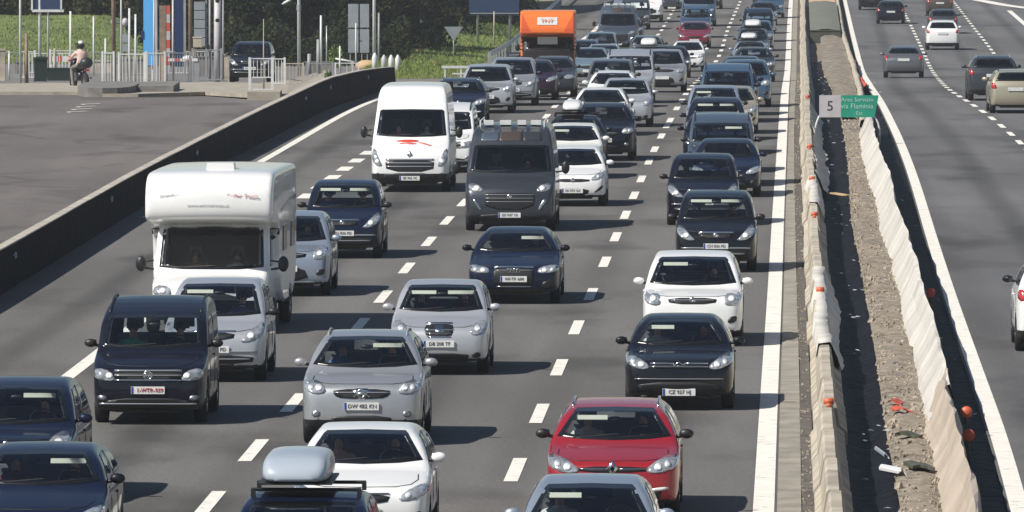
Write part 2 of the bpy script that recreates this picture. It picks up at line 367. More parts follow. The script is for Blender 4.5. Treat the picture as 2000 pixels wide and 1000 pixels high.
def grad(f, p, e=.004):
    g = np.stack([f(p + np.eye(3)[i] * e) - f(p - np.eye(3)[i] * e) for i in range(3)], 1)
    return g / (np.linalg.norm(g, axis=1)[:, None] + 1e-9)
def surface_nets(f, lo, hi, h):
    lo = np.array(lo, float); n = np.ceil((np.array(hi) - lo) / h).astype(int) + 1
    ax = [np.arange(n[i]) * h + lo[i] for i in range(3)]
    X, Y, Z = np.meshgrid(*ax, indexing='ij'); Pn = np.stack([X.ravel(), Y.ravel(), Z.ravel()], 1)
    v = f(Pn).reshape(n)
    c = [v[dx:n[0] - 1 + dx, dy:n[1] - 1 + dy, dz:n[2] - 1 + dz] for dx in (0, 1) for dy in (0, 1) for dz in (0, 1)]
    offs = np.array([(dx, dy, dz) for dx in (0, 1) for dy in (0, 1) for dz in (0, 1)], float)
    S = sum((q < 0).astype(int) for q in c); act = (S > 0) & (S < 8); ids = -np.ones(act.shape, int); ids[act] = np.arange(act.sum())
    acc = np.zeros((act.sum(), 3)); cnt = np.zeros(act.sum())
    cv = [q[act] for q in c]
    for a in range(8):
        for b in range(a + 1, 8):
            if np.abs(offs[a] - offs[b]).sum() != 1: continue
            m = (cv[a] < 0) != (cv[b] < 0); t = np.where(m, cv[a] / (cv[a] - cv[b] + 1e-12), 0)
            acc += np.where(m[:, None], offs[a] + t[:, None] * (offs[b] - offs[a]), 0); cnt += m
    I = np.argwhere(act); V = (I + acc / cnt[:, None]) * h + lo
    Fc = []
    sg = v < 0
    for a in range(3):
        b, d = (a + 1) % 3, (a + 2) % 3
        s0 = [slice(None)] * 3; s1 = [slice(None)] * 3; s0[a] = slice(0, -1); s1[a] = slice(1, None)
        cr = sg[tuple(s0)] != sg[tuple(s1)]
        E = np.argwhere(cr); E = E[(E[:, b] > 0) & (E[:, d] > 0) & (E[:, b] < n[b] - 1) & (E[:, d] < n[d] - 1)]
        up = sg[tuple(s0)][tuple(E.T)]
        def g(db, dd):
            q = E.copy(); q[:, b] -= db; q[:, d] -= dd; return ids[tuple(q.T)]
        q = np.stack([g(1, 1), g(0, 1), g(0, 0), g(1, 0)], 1); q[~up] = q[~up][:, ::-1]; Fc.append(q)
    Fc = np.concatenate(Fc)
    for _ in range(2): V = V - f(V)[:, None] * grad(f, V) * .8
    return V, Fc
def inset(poly, d):
    poly = np.array(poly, float); n = len(poly); out = []
    A = 0.5 * sum(poly[i][0] * poly[(i + 1) % n][1] - poly[(i + 1) % n][0] * poly[i][1] for i in range(n)); sg = 1 if A > 0 else -1
    for i in range(n):
        a, b, c = poly[i - 1], poly[i], poly[(i + 1) % n]
        e1 = (b - a) / (np.linalg.norm(b - a) + 1e-9); e2 = (c - b) / (np.linalg.norm(c - b) + 1e-9)
        n1 = np.array((-e1[1], e1[0])) * sg; n2 = np.array((-e2[1], e2[0])) * sg; m = n1 + n2; m /= (np.dot(m, n1) + 1e-6) if np.dot(m, n1) > .5 else .7
        out.append(b + m * d)
    return np.array(out)
def rounded(poly, n=1): return chaikin(poly, n)
def patch(f, poly, view, off=.006, step=.05, frit=0.0, skirt=.02, flip=1, start=None):
    """a panel with this outline (front: x,z; side: y,z) laid on the body; returns V, faces, material index"""
    poly = np.array(poly, float); lo = poly.min(0); hi = poly.max(0)
    gx, gy = np.meshgrid(np.arange(lo[0] + step / 2, hi[0], step), np.arange(lo[1] + step / 2, hi[1], step)); G = np.stack([gx.ravel(), gy.ravel()], 1)
    G = G[poly_sdf(G, poly) < -step * .3]
    # subdivide the outline
    def dens(pl):
        o = []
        for i in range(len(pl)):
            a, b = pl[i], pl[(i + 1) % len(pl)]; k = max(1, int(np.linalg.norm(b - a) / (step * 1.3)))
            o += [a + (b - a) * j / k for j in range(k)]
        return np.array(o)
    B = dens(poly); pts = list(B); edges = [(i, (i + 1) % len(B)) for i in range(len(B))]
    if frit > 0:
        In = dens(inset(poly, frit)); nb = len(pts); pts += list(In); edges += [(nb + i, nb + (i + 1) % len(In)) for i in range(len(In))]
        G = G[np.abs(poly_sdf(G, inset(poly, frit))) > step * .3]
    pts += list(G)
    r = geometry.delaunay_2d_cdt([Vector(p) for p in pts], edges, [], 1, 1e-5)
    Q = np.array([tuple(v) for v in r[0]]); T = [t for t in r[2] if len(t) == 3]
    # trace onto the surface
    n = len(Q); Pn = np.zeros((n, 3)); D = np.zeros(3)
    if view == 'front': Pn[:, 0] = Q[:, 0]; Pn[:, 2] = Q[:, 1]; Pn[:, 1] = -.6 if start is None else start; D[1] = 1
    elif view == 'rear': Pn[:, 0] = Q[:, 0]; Pn[:, 2] = Q[:, 1]; Pn[:, 1] = f.L + .6; D[1] = -1
    elif view == 'side': Pn[:, 1] = Q[:, 0]; Pn[:, 2] = Q[:, 1]; Pn[:, 0] = flip * 1.7; D[0] = -flip
    t = np.zeros(n)
    for _ in range(70): t += np.clip(f(Pn + t[:, None] * D), -.05, .3) * .8
    S = Pn + t[:, None] * D
    bad = t > (2.8 if view != 'side' else 1.5)
    if bad.any(): t[bad] = np.median(t[~bad]) if (~bad).any() else .6; S = Pn + t[:, None] * D
    N = grad(f, S); S = S + N * off
    mi = []
    cen = np.array([(Q[t_[0]] + Q[t_[1]] + Q[t_[2]]) / 3 for t_ in T])
    if frit > 0: mi = list((poly_sdf(cen, inset(poly, frit)) > 0).astype(int))
    else: mi = [0] * len(T)
    V = [tuple(v) for v in S]; Fc = []
    for t_ in T:
        a, b, c = (S[i] for i in t_); nn = np.cross(b - a, c - a)
        Fc.append(tuple(t_) if nn @ N[t_[0]] > 0 else tuple(reversed(t_)))
    # skirt
    ec = {}
    for fc in Fc:
        for i in range(3):
            e = (fc[i], fc[(i + 1) % 3]); ec[e] = ec.get(e, 0) + 1
    bd = [e for e in ec if (e[1], e[0]) not in ec]; mp = {}
    for a, b in bd:
        for q in (a, b):
            if q not in mp: mp[q] = len(V); V.append(tuple(np.array(V[q]) - N[q] * (skirt + off)))
        Fc.append((b, a, mp[a], mp[b])); mi.append(1 if frit > 0 else 0)
    return V, Fc, mi

# ------------------------------------------------------------------ vehicle kinds
def carprof(L, H, nose, cowl, roof, tail, rb, gc=.20):
    """nose z, cowl (y,z), roof front (y,z), tail glass top (y,z), rear glass bottom (y,z)"""
    return [(.14, gc), (.03, gc + .10), (0, .45), (.02, nose - .12), (.10, nose), ((cowl[0] + .1) * .55, nose + (cowl[1] - nose) * .62), (cowl[0], cowl[1]),
            ((cowl[0] + roof[0]) / 2, (cowl[1] + roof[1]) / 2 + .035), roof, ((roof[0] + tail[0]) / 2, H), tail, ((tail[0] + rb[0]) / 2 + .03, (tail[1] + rb[1]) / 2 + .03),
            rb, (L - .03, rb[1] - .12), (L, .55), (L - .03, .35), (L - .12, gc)]
def widths(W, belt, H, roofw, gc=.2, tuck=.06):
    return [(gc, W / 2 - .12), (gc + .12, W / 2 - .03), (.55, W / 2), (belt - .10, W / 2 - .015), (belt, W / 2 - tuck), ((belt + H) / 2, (W / 2 - tuck) * .5 + roofw / 2 * .5 + .02), (H - .07, roofw / 2), (H + .06, roofw / 2 - .12)]
def planw(W, L, nose=.62, r=.78):
    h = W / 2; return [(-.04, h * .56), (0, h * (nose + .09)), (.10, h * .89), (.32, h * .97), (.85, h), (L - .9, h), (L - .35, h * .965), (L - .06, h * .86), (L, h * r), (L + .04, h * .5)]
def mirror_x(poly): return [(-x, z) for x, z in reversed(list(map(tuple, poly)))]
TYPES = {}
PLT = ['', 'DW 482 KN', 'EL 315 ZB', 'WI-TR 604', 'CZ 927 HJ', 'EP 641 LS', 'DB 208 TF', 'FA 573 GX', 'EV 190 MR', 'CN 836 PD', 'DK 459 WB', 'ER 762 VC', 'EX 047 YA', 'FB 318 NL', 'DT 295 RS']
M['plate_ink'] = mat('plate_ink', (.07, .07, .08), .6)
def wheel_meshes(r, w=.20):
    ty = MB(); ty.lathe([(-w / 2, r * .66), (-w / 2, r * .93), (-w / 2 + .025, r), (w / 2 - .025, r), (w / 2, r * .93), (w / 2, r * .66)], 'x', 28)
    rm = MB(); rm.lathe([(w / 2 - .015, r * .68), (w / 2 - .03, r * .60), (w / 2 - .09, r * .56), (w / 2 - .10, .001)], 'x', 24)
    for k in range(5):
        t = 2 * math.pi * k / 5 + .3; d = Vector((0, math.cos(t), math.sin(t)))
        rm.tube([Vector((w / 2 - .03, 0, 0)) + d * .03, Vector((w / 2 - .035, 0, 0)) + d * r * .62], [.035, .028], 5)
    return ty.mesh('wheel', M['tyre'], True), rm.mesh('rim', M['rim'])
WH = {}
def build_type(name, L, W, H, prof, wz, wy, cowl, ws, belt=None, lights=(), bulbs=(), grille=(), slats=(), plate=(.42, .0), badge=None, rails=None,
               mirror='PAINT', r=.31, axles=None, side=(), rearwin=None, tails=(), h=.05, solid=None, wsin=.07, wspoly=None, extra=None, bow=.09, crown=.035,
               rplate=.85, lower=True, visors=True, interior=True, wstop=None, fog=(), hoodline=True):
    f = solid or Solid(prof, wz, wy, bow=bow, crown=crown, W=W, wheels=[(axles[0], r), (axles[1], r)])
    V, Fc = surface_nets(f, (-W / 2 - .12, -.15, .02), (W / 2 + .12, L + .15, H + .14), h)
    hw = lambda z: float(np.interp(z, [a for a, _ in wz], [b for _, b in wz]))
    if wspoly is None:
        zb, zt = cowl[1] + .045, (wstop or ws[1] - .02); wb = hw(zb) - wsin; wt = hw(zt) - wsin - .01
        wspoly = [(-wb, zb + .03), (-wb * .6, zb), (0, zb - .012), (wb * .6, zb), (wb, zb + .03), (wt, zt - .03), (wt * .93, zt), (0, zt + .012), (-wt * .93, zt), (-wt, zt - .03)]
    wspoly = np.array(wspoly)
    cen = V[Fc].mean(1); nrm = grad(f, cen); dele = np.zeros(len(Fc), bool); mid = L * .45
    m = (cen[:, 1] < mid) & (nrm[:, 1] < -.15); dele |= m & (poly_sdf(cen[:, [0, 2]], inset(wspoly, .035)) < 0)
    if rearwin is not None:
        m = (cen[:, 1] > L * .6) & (nrm[:, 1] > .15); dele |= m & (poly_sdf(cen[:, [0, 2]], inset(rearwin, .035)) < 0)
    for sp in side:
        dele |= (np.abs(nrm[:, 0]) > .5) & (poly_sdf(cen[:, 1:], inset(sp, .035)) < 0)
    Fk = Fc[~dele]
    parts = []
    def add(nm, me, loc=(0, 0, 0), parent=None, near=0, rot=None): parts.append((nm, me, loc, parent, near, rot)); return len(parts) - 1
    # lower plastic of the bumpers and sills is dark
    idx = None
    ck = V[Fk].mean(1)
    idx = ((ck[:, 2] < (.30 if lower is True else lower))).astype(int)
    if name == 'van_truck': idx = ((ck[:, 2] < 1.96) & (np.abs(ck[:, 0]) < 1.04) & (ck[:, 1] < 1.57)).astype(int)
    add('body', mesh('body', V, Fk, [M['PAINT'], M['trim']], idx, True))
    add('windscreen', mesh('windscreen', *patch(f, wspoly, 'front', .006, .07, .045)[:2], [M['glass'], M['frit']], patch(f, wspoly, 'front', .006, .07, .045)[2], True))
    if rearwin is not None:
        q = patch(f, rearwin, 'rear', .006, .07, .045); add('rear_window', mesh('rear_window', q[0], q[1], [M['glass'], M['frit']], q[2], True))
    for sp in side:
        for s in (-1, 1):
            q = patch(f, sp, 'side', .006, .09, .04, flip=s); add('side_window', mesh('side_window', q[0], q[1], [M['glass'], M['frit']], q[2], True), near=1)
    for pl in lights:
        for s in (1, -1):
            pp = rounded(pl if s > 0 else mirror_x(pl), 1); q = patch(f, pp, 'front', .012, .05); k = add('headlight', mesh('headlight', q[0], q[1], M['lamp'], None, True))
            for (bx, bz, br) in bulbs:
                a = np.linspace(0, 2 * math.pi, 11)[:-1]; q = patch(f, np.stack([s * bx + br * np.cos(a), bz + br * .8 * np.sin(a)], 1), 'front', .022, .05)
                add('headlight_reflector', mesh('headlight_reflector', q[0], q[1], M['bulb'], None, True), parent=k, near=1)
    for (nm, pl, mm, sym) in list(grille) + list(fog):
        for s in ((1, -1) if sym else (1,)):
            pp = rounded(pl if s > 0 else mirror_x(pl), 1); q = patch(f, pp, 'front', .009, .05); add(nm, mesh(nm, q[0], q[1], mm, None, True))
    for (x0, x1, z, t, mm) in slats:
        q = patch(f, np.array([(x0, z - t / 2), (x1, z - t / 2), (x1, z + t / 2), (x0, z + t / 2)]), 'front', .018, .06); add('grille_bar', mesh('grille_bar', q[0], q[1], mm, None, True), near=1)
    for pl in tails:
        for s in (1, -1):
            pp = rounded(pl if s > 0 else mirror_x(pl), 1); q = patch(f, pp, 'rear', .012, .05); add('tail_light', mesh('tail_light', q[0], q[1], M['tail'], None, True))
    def surf_y(x, z, rear=False):
        p = np.array([[x, -.6 if not rear else L + .6, z]]); d = np.array([0, 1 if not rear else -1, 0.]); t = 0
        for _ in range(80): t += float(np.clip(f(p + t * d)[0], -.05, .3)) * .8
        return (p + t * d)[0]
    if plate:
        p = surf_y(plate[1], plate[0]); b = MB().box((0, 0, 0), (.52, .02, .115)); k = add('number_plate', b.mesh('number_plate', M['plate']), (p[0], p[1] - .02, p[2]))
        b = MB().box((-.24, -.012, 0), (.03, .008, .105)); add('plate_band', b.mesh('plate_band', M['plate_blue']), parent=k, near=1)
        (len(TYPES) > 0) and add('plate_lettering', text_mesh(PLT[len(TYPES) % len(PLT)], .082, M['plate_ink']), (.012, -.013, 0), parent=k, near=1)
    if rplate:
        p = surf_y(0, rplate, True); b = MB().box((0, 0, 0), (.52, .02, .115)); add('number_plate', b.mesh('number_plate', M['plate']), (0, p[1] + .025, p[2]))
    if badge:
        kind, bz = badge; p = surf_y(0, bz); b = MB()
        if kind == 'ring':
            b.lathe([(-.01, .075), (-.02, .066), (-.01, .057)], 'y', 20); b.tube([(-.045, -.01, .045), (0, -.01, -.05), (.045, -.01, .045)], .007, 5)
            b.lathe([(0, .001), (-.008, .062)], 'y', 20)
        elif kind == 'rings':
            for i in range(4): b.lathe([(-.01, .042), (-.02, .036), (-.01, .030)], 'y', 16, c=((i - 1.5) * .062, 0, 0))
        elif kind == 'diamond':
            V2 = [(0, -.02, .10), (.07, -.02, 0), (0, -.02, -.10), (-.07, -.02, 0), (0, -.03, .05), (.032, -.03, 0), (0, -.03, -.05), (-.032, -.03, 0)] + [(0, 0, .11), (.08, 0, 0), (0, 0, -.11), (-.08, 0, 0)]
            b.add(V2, [(0, 4, 5, 1), (1, 5, 6, 2), (2, 6, 7, 3), (3, 7, 4, 0), (8, 0, 1, 9), (9, 1, 2, 10), (10, 2, 3, 11), (11, 3, 0, 8)])
        elif kind == 'chevrons':
            for dz in (0, -.05):
                b.tube([(-.10, -.01, dz - .045), (0, -.02, dz + .02), (.10, -.01, dz - .045)], .014, 5)
        elif kind == 'disc': b.lathe([(0, .001), (-.018, .001), (-.014, .05), (0, .06)], 'y', 16)
        elif kind == 'bar': b.lathe([(-.01, .07), (-.02, .06), (-.01, .05)], 'y', 18); b.box((0, -.015, 0), (.17, .012, .03))
        add('badge', b.mesh('badge', M['chrome'], True), (p[0], p[1] - .008, p[2]), near=1)
    # mirrors
    my = cowl[0] + .42 if name[:3] != 'van' else cowl[0] + .35; mz = (belt or cowl[1]) + .045
    for s in (-1, 1):
        x = s * (hw(mz) + .02); b = MB()
        if name[:3] == 'van':
            b.tube([(x, my, mz), (x + s * .16, my - .04, mz + .03)], .022, 6, 1); b.tube([(x, my, mz + .17), (x + s * .16, my - .04, mz + .15)], .018, 6, 1)
            b.ball((x + s * .22, my - .05, mz + .11), (.095, .06, .155), 8, 1)
        else:
            b.tube([(x - s * .04, my, mz - .01), (x + s * .08, my - .01, mz + .01)], .025, 6, 1)
            b.ball((x + s * .115, my - .02, mz + .035), (.098, .055, .066), 8, 0); b.box((x + s * .10, my + .02, mz + .035), (.14, .03, .10), mi=0)
        add('wing_mirror', b.mesh('wing_mirror', [M['PAINT'] if mirror == 'PAINT' else M['trim'], M['trim']], True))
    if r not in WH: WH[r] = wheel_meshes(r)
    for ya in axles:
        for s in (-1, 1):
            k = add('wheel', WH[r][0], (s * (W / 2 - .125), ya, r)); add('rim', WH[r][1], (0, 0, 0), parent=k, near=1, rot=(0, 0, 0 if s > 0 else math.pi))
    b = MB().box((0, L / 2, .27), (W - .75, L - .5, .16)); add('underbody', b.mesh('underbody', M['trim']))
    if interior:
        c = cowl; xw = hw(c[1]) - .12
        b = MB(); b.add([(-xw, c[0] + .10, c[1] - .03), (xw, c[0] + .10, c[1] - .03), (xw, c[0] + .62, c[1] + .02), (-xw, c[0] + .62, c[1] + .02), (-xw, c[0] + .70, c[1] - .30), (xw, c[0] + .70, c[1] - .30), (-xw, c[0] + .15, c[1] - .35), (xw, c[0] + .15, c[1] - .35)],
                        [(0, 1, 2, 3), (3, 2, 5, 4), (0, 3, 4, 6), (1, 7, 5, 2), (6, 7, 1, 0), (4, 5, 7, 6)]); add('dashboard', b.mesh('dashboard', M['dash']))
        b = MB().box((0, (c[0] + L) / 2 + .3, .44), (2 * xw, L - c[0] - .9, .12)); add('cabin_floor', b.mesh('cabin_floor', M['interior']), near=1)
        sy = c[0] + 1.25; sz = belt or c[1]; hz = min(H - .22, sz + .38)
        for s in (-1, 1):
            b = MB(); b.box((s * .37, sy - .20, sz - .50), (.48, .50, .16)); b.box((s * .37, sy + .08, sz - .17), (.46, .14, .62), tap=.86); b.box((s * .37, sy + .12, hz - .02), (.25, .10, .20), tap=.85); b.tube([(s * .37, sy + .10, sz + .1), (s * .37, sy + .12, hz)], .03, 5)
            add('seat', b.mesh('seat', M['seat'], False))
        if side and L > 3.4 and name[:3] != 'van':
            b = MB(); b.box((0, sy + 1.0, sz - .17), (2 * xw - .1, .15, .6)); [b.box((q, sy + 1.02, hz - .06), (.24, .09, .16)) for q in (-.4, .4)]; add('rear_seat', b.mesh('rear_seat', M['seat']))
        if name[:3] == 'van':
            b = MB().box((0, c[0] + 1.95, .95 + .1), (2 * xw - .06, .08, 1.5)); add('bulkhead', b.mesh('bulkhead', M['interior']))  # dark panel added so van cabs look dim through the windscreen
        b = MB(); b.lathe([(-.012, .185), (0, .172), (.012, .185), (0, .198), (-.012, .185)], 'y', 20); b.tube([(-.17, 0, 0), (.17, 0, 0)], .014, 5); b.ball((0, 0, 0), .05, 5)
        add('steering_wheel', b.mesh('steering_wheel', M['trim'], True), (.37, c[0] + .78, c[1] + .03), near=1, rot=(math.radians(-25), 0, 0))
        b = MB().ball((0, 0, 0), (.10, .03, .035), 6); add('rear_view_mirror', b.mesh('rear_view_mirror', M['trim'], True), (0, ws[0] - .02 + (0 if name[:3] != 'van' else .1), ws[1] - .16), near=1)
        if visors:
            for s in (-1, 1):
                zz = ws[1] - .135; yy = cowl[0] + (ws[0] - cowl[0]) * (zz - cowl[1]) / (ws[1] - cowl[1]) + .10; b = MB().box((0, 0, 0), (.44, .02, .07)); add('sun_visor', b.mesh('sun_visor', M['visor']), (s * .32, yy, zz), near=2 if s < 0 else 3, rot=(math.radians(-35), 0, 0))
    if interior:
        for s in (-1, 1):
            z0_, z1_ = wspoly[:, 1].min() + .06, wspoly[:, 1].max() - .05; p0 = surf_y(s * float(np.interp(z0_, [wspoly[:, 1].min(), wspoly[:, 1].max()], [np.abs(wspoly[:, 0]).max(), np.abs(wspoly[:, 0]).max() * .84])) * .93, z0_); p1 = surf_y(s * float(np.abs(wspoly[wspoly[:, 1] > z1_ - .04][:, 0]).max()) * .93, z1_)
            b = MB().tube([p0 + np.array((0, .07, 0)), p1 + np.array((0, .07, 0))], .022, 5); add('pillar_trim', b.mesh('pillar_trim', M['pillar']), near=1)
    if rails:
        for s in (-1, 1):
            xr = s * (hw(H - .05) - .03); y0, y1 = ws[0] + .25, L - .75
            z0 = lambda y: _top(f, xr, y, H)
            b = MB().tube([(xr, y0, z0(y0)), (xr, y0 + .12, z0(y0 + .12) + .028), (xr, (y0 + y1) / 2, z0((y0 + y1) / 2) + .035), (xr, y1 - .12, z0(y1 - .12) + .028), (xr, y1, z0(y1))], .018, 6)
            add('roof_rail', b.mesh('roof_rail', rails, True))
    # seams of the bonnet and the doors, door handles
    if name[:3] != 'van' and interior:
        pts = [(x_ * W, y_) for x_, y_ in ((-.40, cowl[0] - .30), (-.405, cowl[0] * .5), (-.36, .32), (-.25, .20), (0, .16), (.25, .20), (.36, .32), (.405, cowl[0] * .5), (.40, cowl[0] - .30))]
        b = MB().tube([(x_, y_, _top(f, x_, y_, H) + .0) for x_, y_ in pts], .009, 5); add('bonnet_seam', b.mesh('bonnet_seam', M['trim']), near=1)
        for s in (-1, 1):
            def sx(y_, z_):
                t = 0
                for _ in range(60): t += float(np.clip(f(np.array([[s * (1.5 - t), y_, z_]]))[0], -.05, .3)) * .8
                return s * (1.5 - t)
            for y_ in (cowl[0] + .42, cowl[0] + 1.5):
                b = MB().tube([(sx(y_, z_), y_, z_) for z_ in (.34, .55, .8, (belt or cowl[1]) - .02)], .009, 5); add('door_seam', b.mesh('door_seam', M['trim']), near=1)
            y_ = cowl[0] + 1.36; z_ = (belt or cowl[1]) - .14; b = MB().ball((sx(y_, z_) + s * .012, y_, z_), (.02, .08, .018), 5); add('door_handle', b.mesh('door_handle', [M['PAINT']], True), near=1)
    # wipers
    zb = wspoly[:, 1].min()
    for x0, x1 in ((-.55, .05), (.05, .62)):
        a = surf_y(x0 * W / 1.8, zb + .03); c2 = surf_y(x1 * W / 1.8 * .95, zb + .075); b = MB().tube([a + np.array((0, -.02, 0)), c2 + np.array((0, -.02, 0))], .011, 5); add('wiper', b.mesh('wiper', M['trim']), near=1)
    if extra: extra(f, add, surf_y, patch)
    TYPES[name] = dict(parts=parts, f=f, cowl=cowl, ws=ws, belt=belt or cowl[1], L=L, W=W, H=H, hw=hw, surf=surf_y)
def _top(f, x, y, H):
    p = np.array([[x, y, H + .5]]); t = 0
    for _ in range(60): t += float(np.clip(f(p - np.array([0, 0, t]))[0], -.05, .3)) * .8
    return H + .5 - t
PLATES = {}
def place(tname, pnt, px, py, label, lane=cD1, near=1, away=False, cat='car', group=None, dz=0.0, turn=0.0, visor=(0, 0), loc=None, name='car', mir=None, sc=1.0, zs=1.0):
    """put a vehicle with the foot of its visible end at this surveyed point of the road"""
    T = TYPES[tname]; q = gp(px, py) if loc is None else Vector(loc)
    a = lane.head(q.y + 2) + turn
    q.z = float(zg(q.y)) + dz
    rz = -a
    if away:
        q = q + Vector((math.sin(a), math.cos(a), 0)) * T['L'] * .94; q.z = float(zg(q.y)) + dz; rz += math.pi
    slope = (float(zg(q.y + (T['L'] if not away else -T['L']))) - q.z + dz) / T['L']
    root = empty(name, q, rz, label, cat, group)
    root.rotation_euler = (math.atan(slope), 0, rz); root.scale = (.94 * sc, .94 * sc, .94 * zs)      # lane and vehicle sizes as surveyed
    objs = []
    for (nm, me, loc_, par, nr, rot) in T['parts']:
        if nr == 2 and not visor[0]: objs.append(None); continue
        if nr == 3 and not visor[1]: objs.append(None); continue
        if nr in (1,) and not near: objs.append(None); continue
        parent = root if par is None else objs[par]
        if parent is None: objs.append(None); continue
        o = ob(nm, me, parent, loc_, rot)
        for i, m in enumerate(me.materials):
            if m == M['PAINT']: o.material_slots[i].link = 'OBJECT'; o.material_slots[i].material = P[pnt] if not (mir and nm == 'wing_mirror') else P[mir]
        objs.append(o)
    root['_t'] = tname
    return root

def poly(*a): return [tuple(p) for p in a]
# --- compact high roof people carrier (caddy-like)
def std(name, L, W, H, nose, cowl, roof, tail, rb, roofw, **k):
    nose_bow = k.pop('nbow', None); ksm = k.pop('ksm', .05)
    belt = k.pop('belt', cowl[1] + .02); ax = k.pop('axles', (.86, L - .80))
    wz = widths(W, belt, H, roofw, tuck=k.pop('tuck', .06)); wy = planw(W, L, k.pop('noser', .62))
    y0 = cowl[0] + .50; sl = (roof[0] - cowl[0]) / (roof[1] - cowl[1])
    zb, zt = belt + .04, min(roof[1], tail[1]) - .075
    yb = lambda z: cowl[0] + .36 + (z - cowl[1]) * sl
    yr = lambda z: rb[0] - .28 + (z - rb[1]) * (tail[0] - rb[0]) / (tail[1] - rb[1])
    mid = k.pop('bpillar', (yb(zb) + yr(zb)) * .5)
    side = k.pop('side', None)
    if side is None:
        side = [[(yb(zb) + .05, zb), (mid - .05, zb), (mid - .04, zt + .02), (yb(zt) + .02, zt)], [(mid + .05, zb), (yr(zb), zb + .03), (yr(zt), zt), (mid + .06, zt + .02)]]
    hwf = lambda z: float(np.interp(z, [a for a, _ in wz], [b for _, b in wz]))
    rz0, rz1 = rb[1] + .05, tail[1] - .05
    if 'rearwin' not in k:
        k['rearwin'] = np.array([(-(hwf(rz0) - .12), rz0), (hwf(rz0) - .12, rz0), (hwf(rz1) - .10, rz1 - .02), (.3, rz1), (-.3, rz1), (-(hwf(rz1) - .10), rz1 - .02)])
    if 'tails' not in k: k['tails'] = [poly((W / 2 - .26, rb[1] - .20), (W / 2 - .07, rb[1] - .21), (W / 2 - .07, rb[1] - .01), (W / 2 - .17, rb[1] - .01))]
    k.setdefault('rplate', rb[1] - .22)
    pf = carprof(L, H, nose, cowl, roof, tail, rb); rr = k.get('r', .31)
    sol = Solid(pf, wz, wy, bow=.09 if nose_bow is None else nose_bow, crown=.035, W=W, wheels=[(ax[0], rr), (ax[1], rr)], k=ksm)
    build_type(name, L, W, H, pf, wz, wy, cowl, roof, belt, side=side, axles=ax, solid=sol, **k)

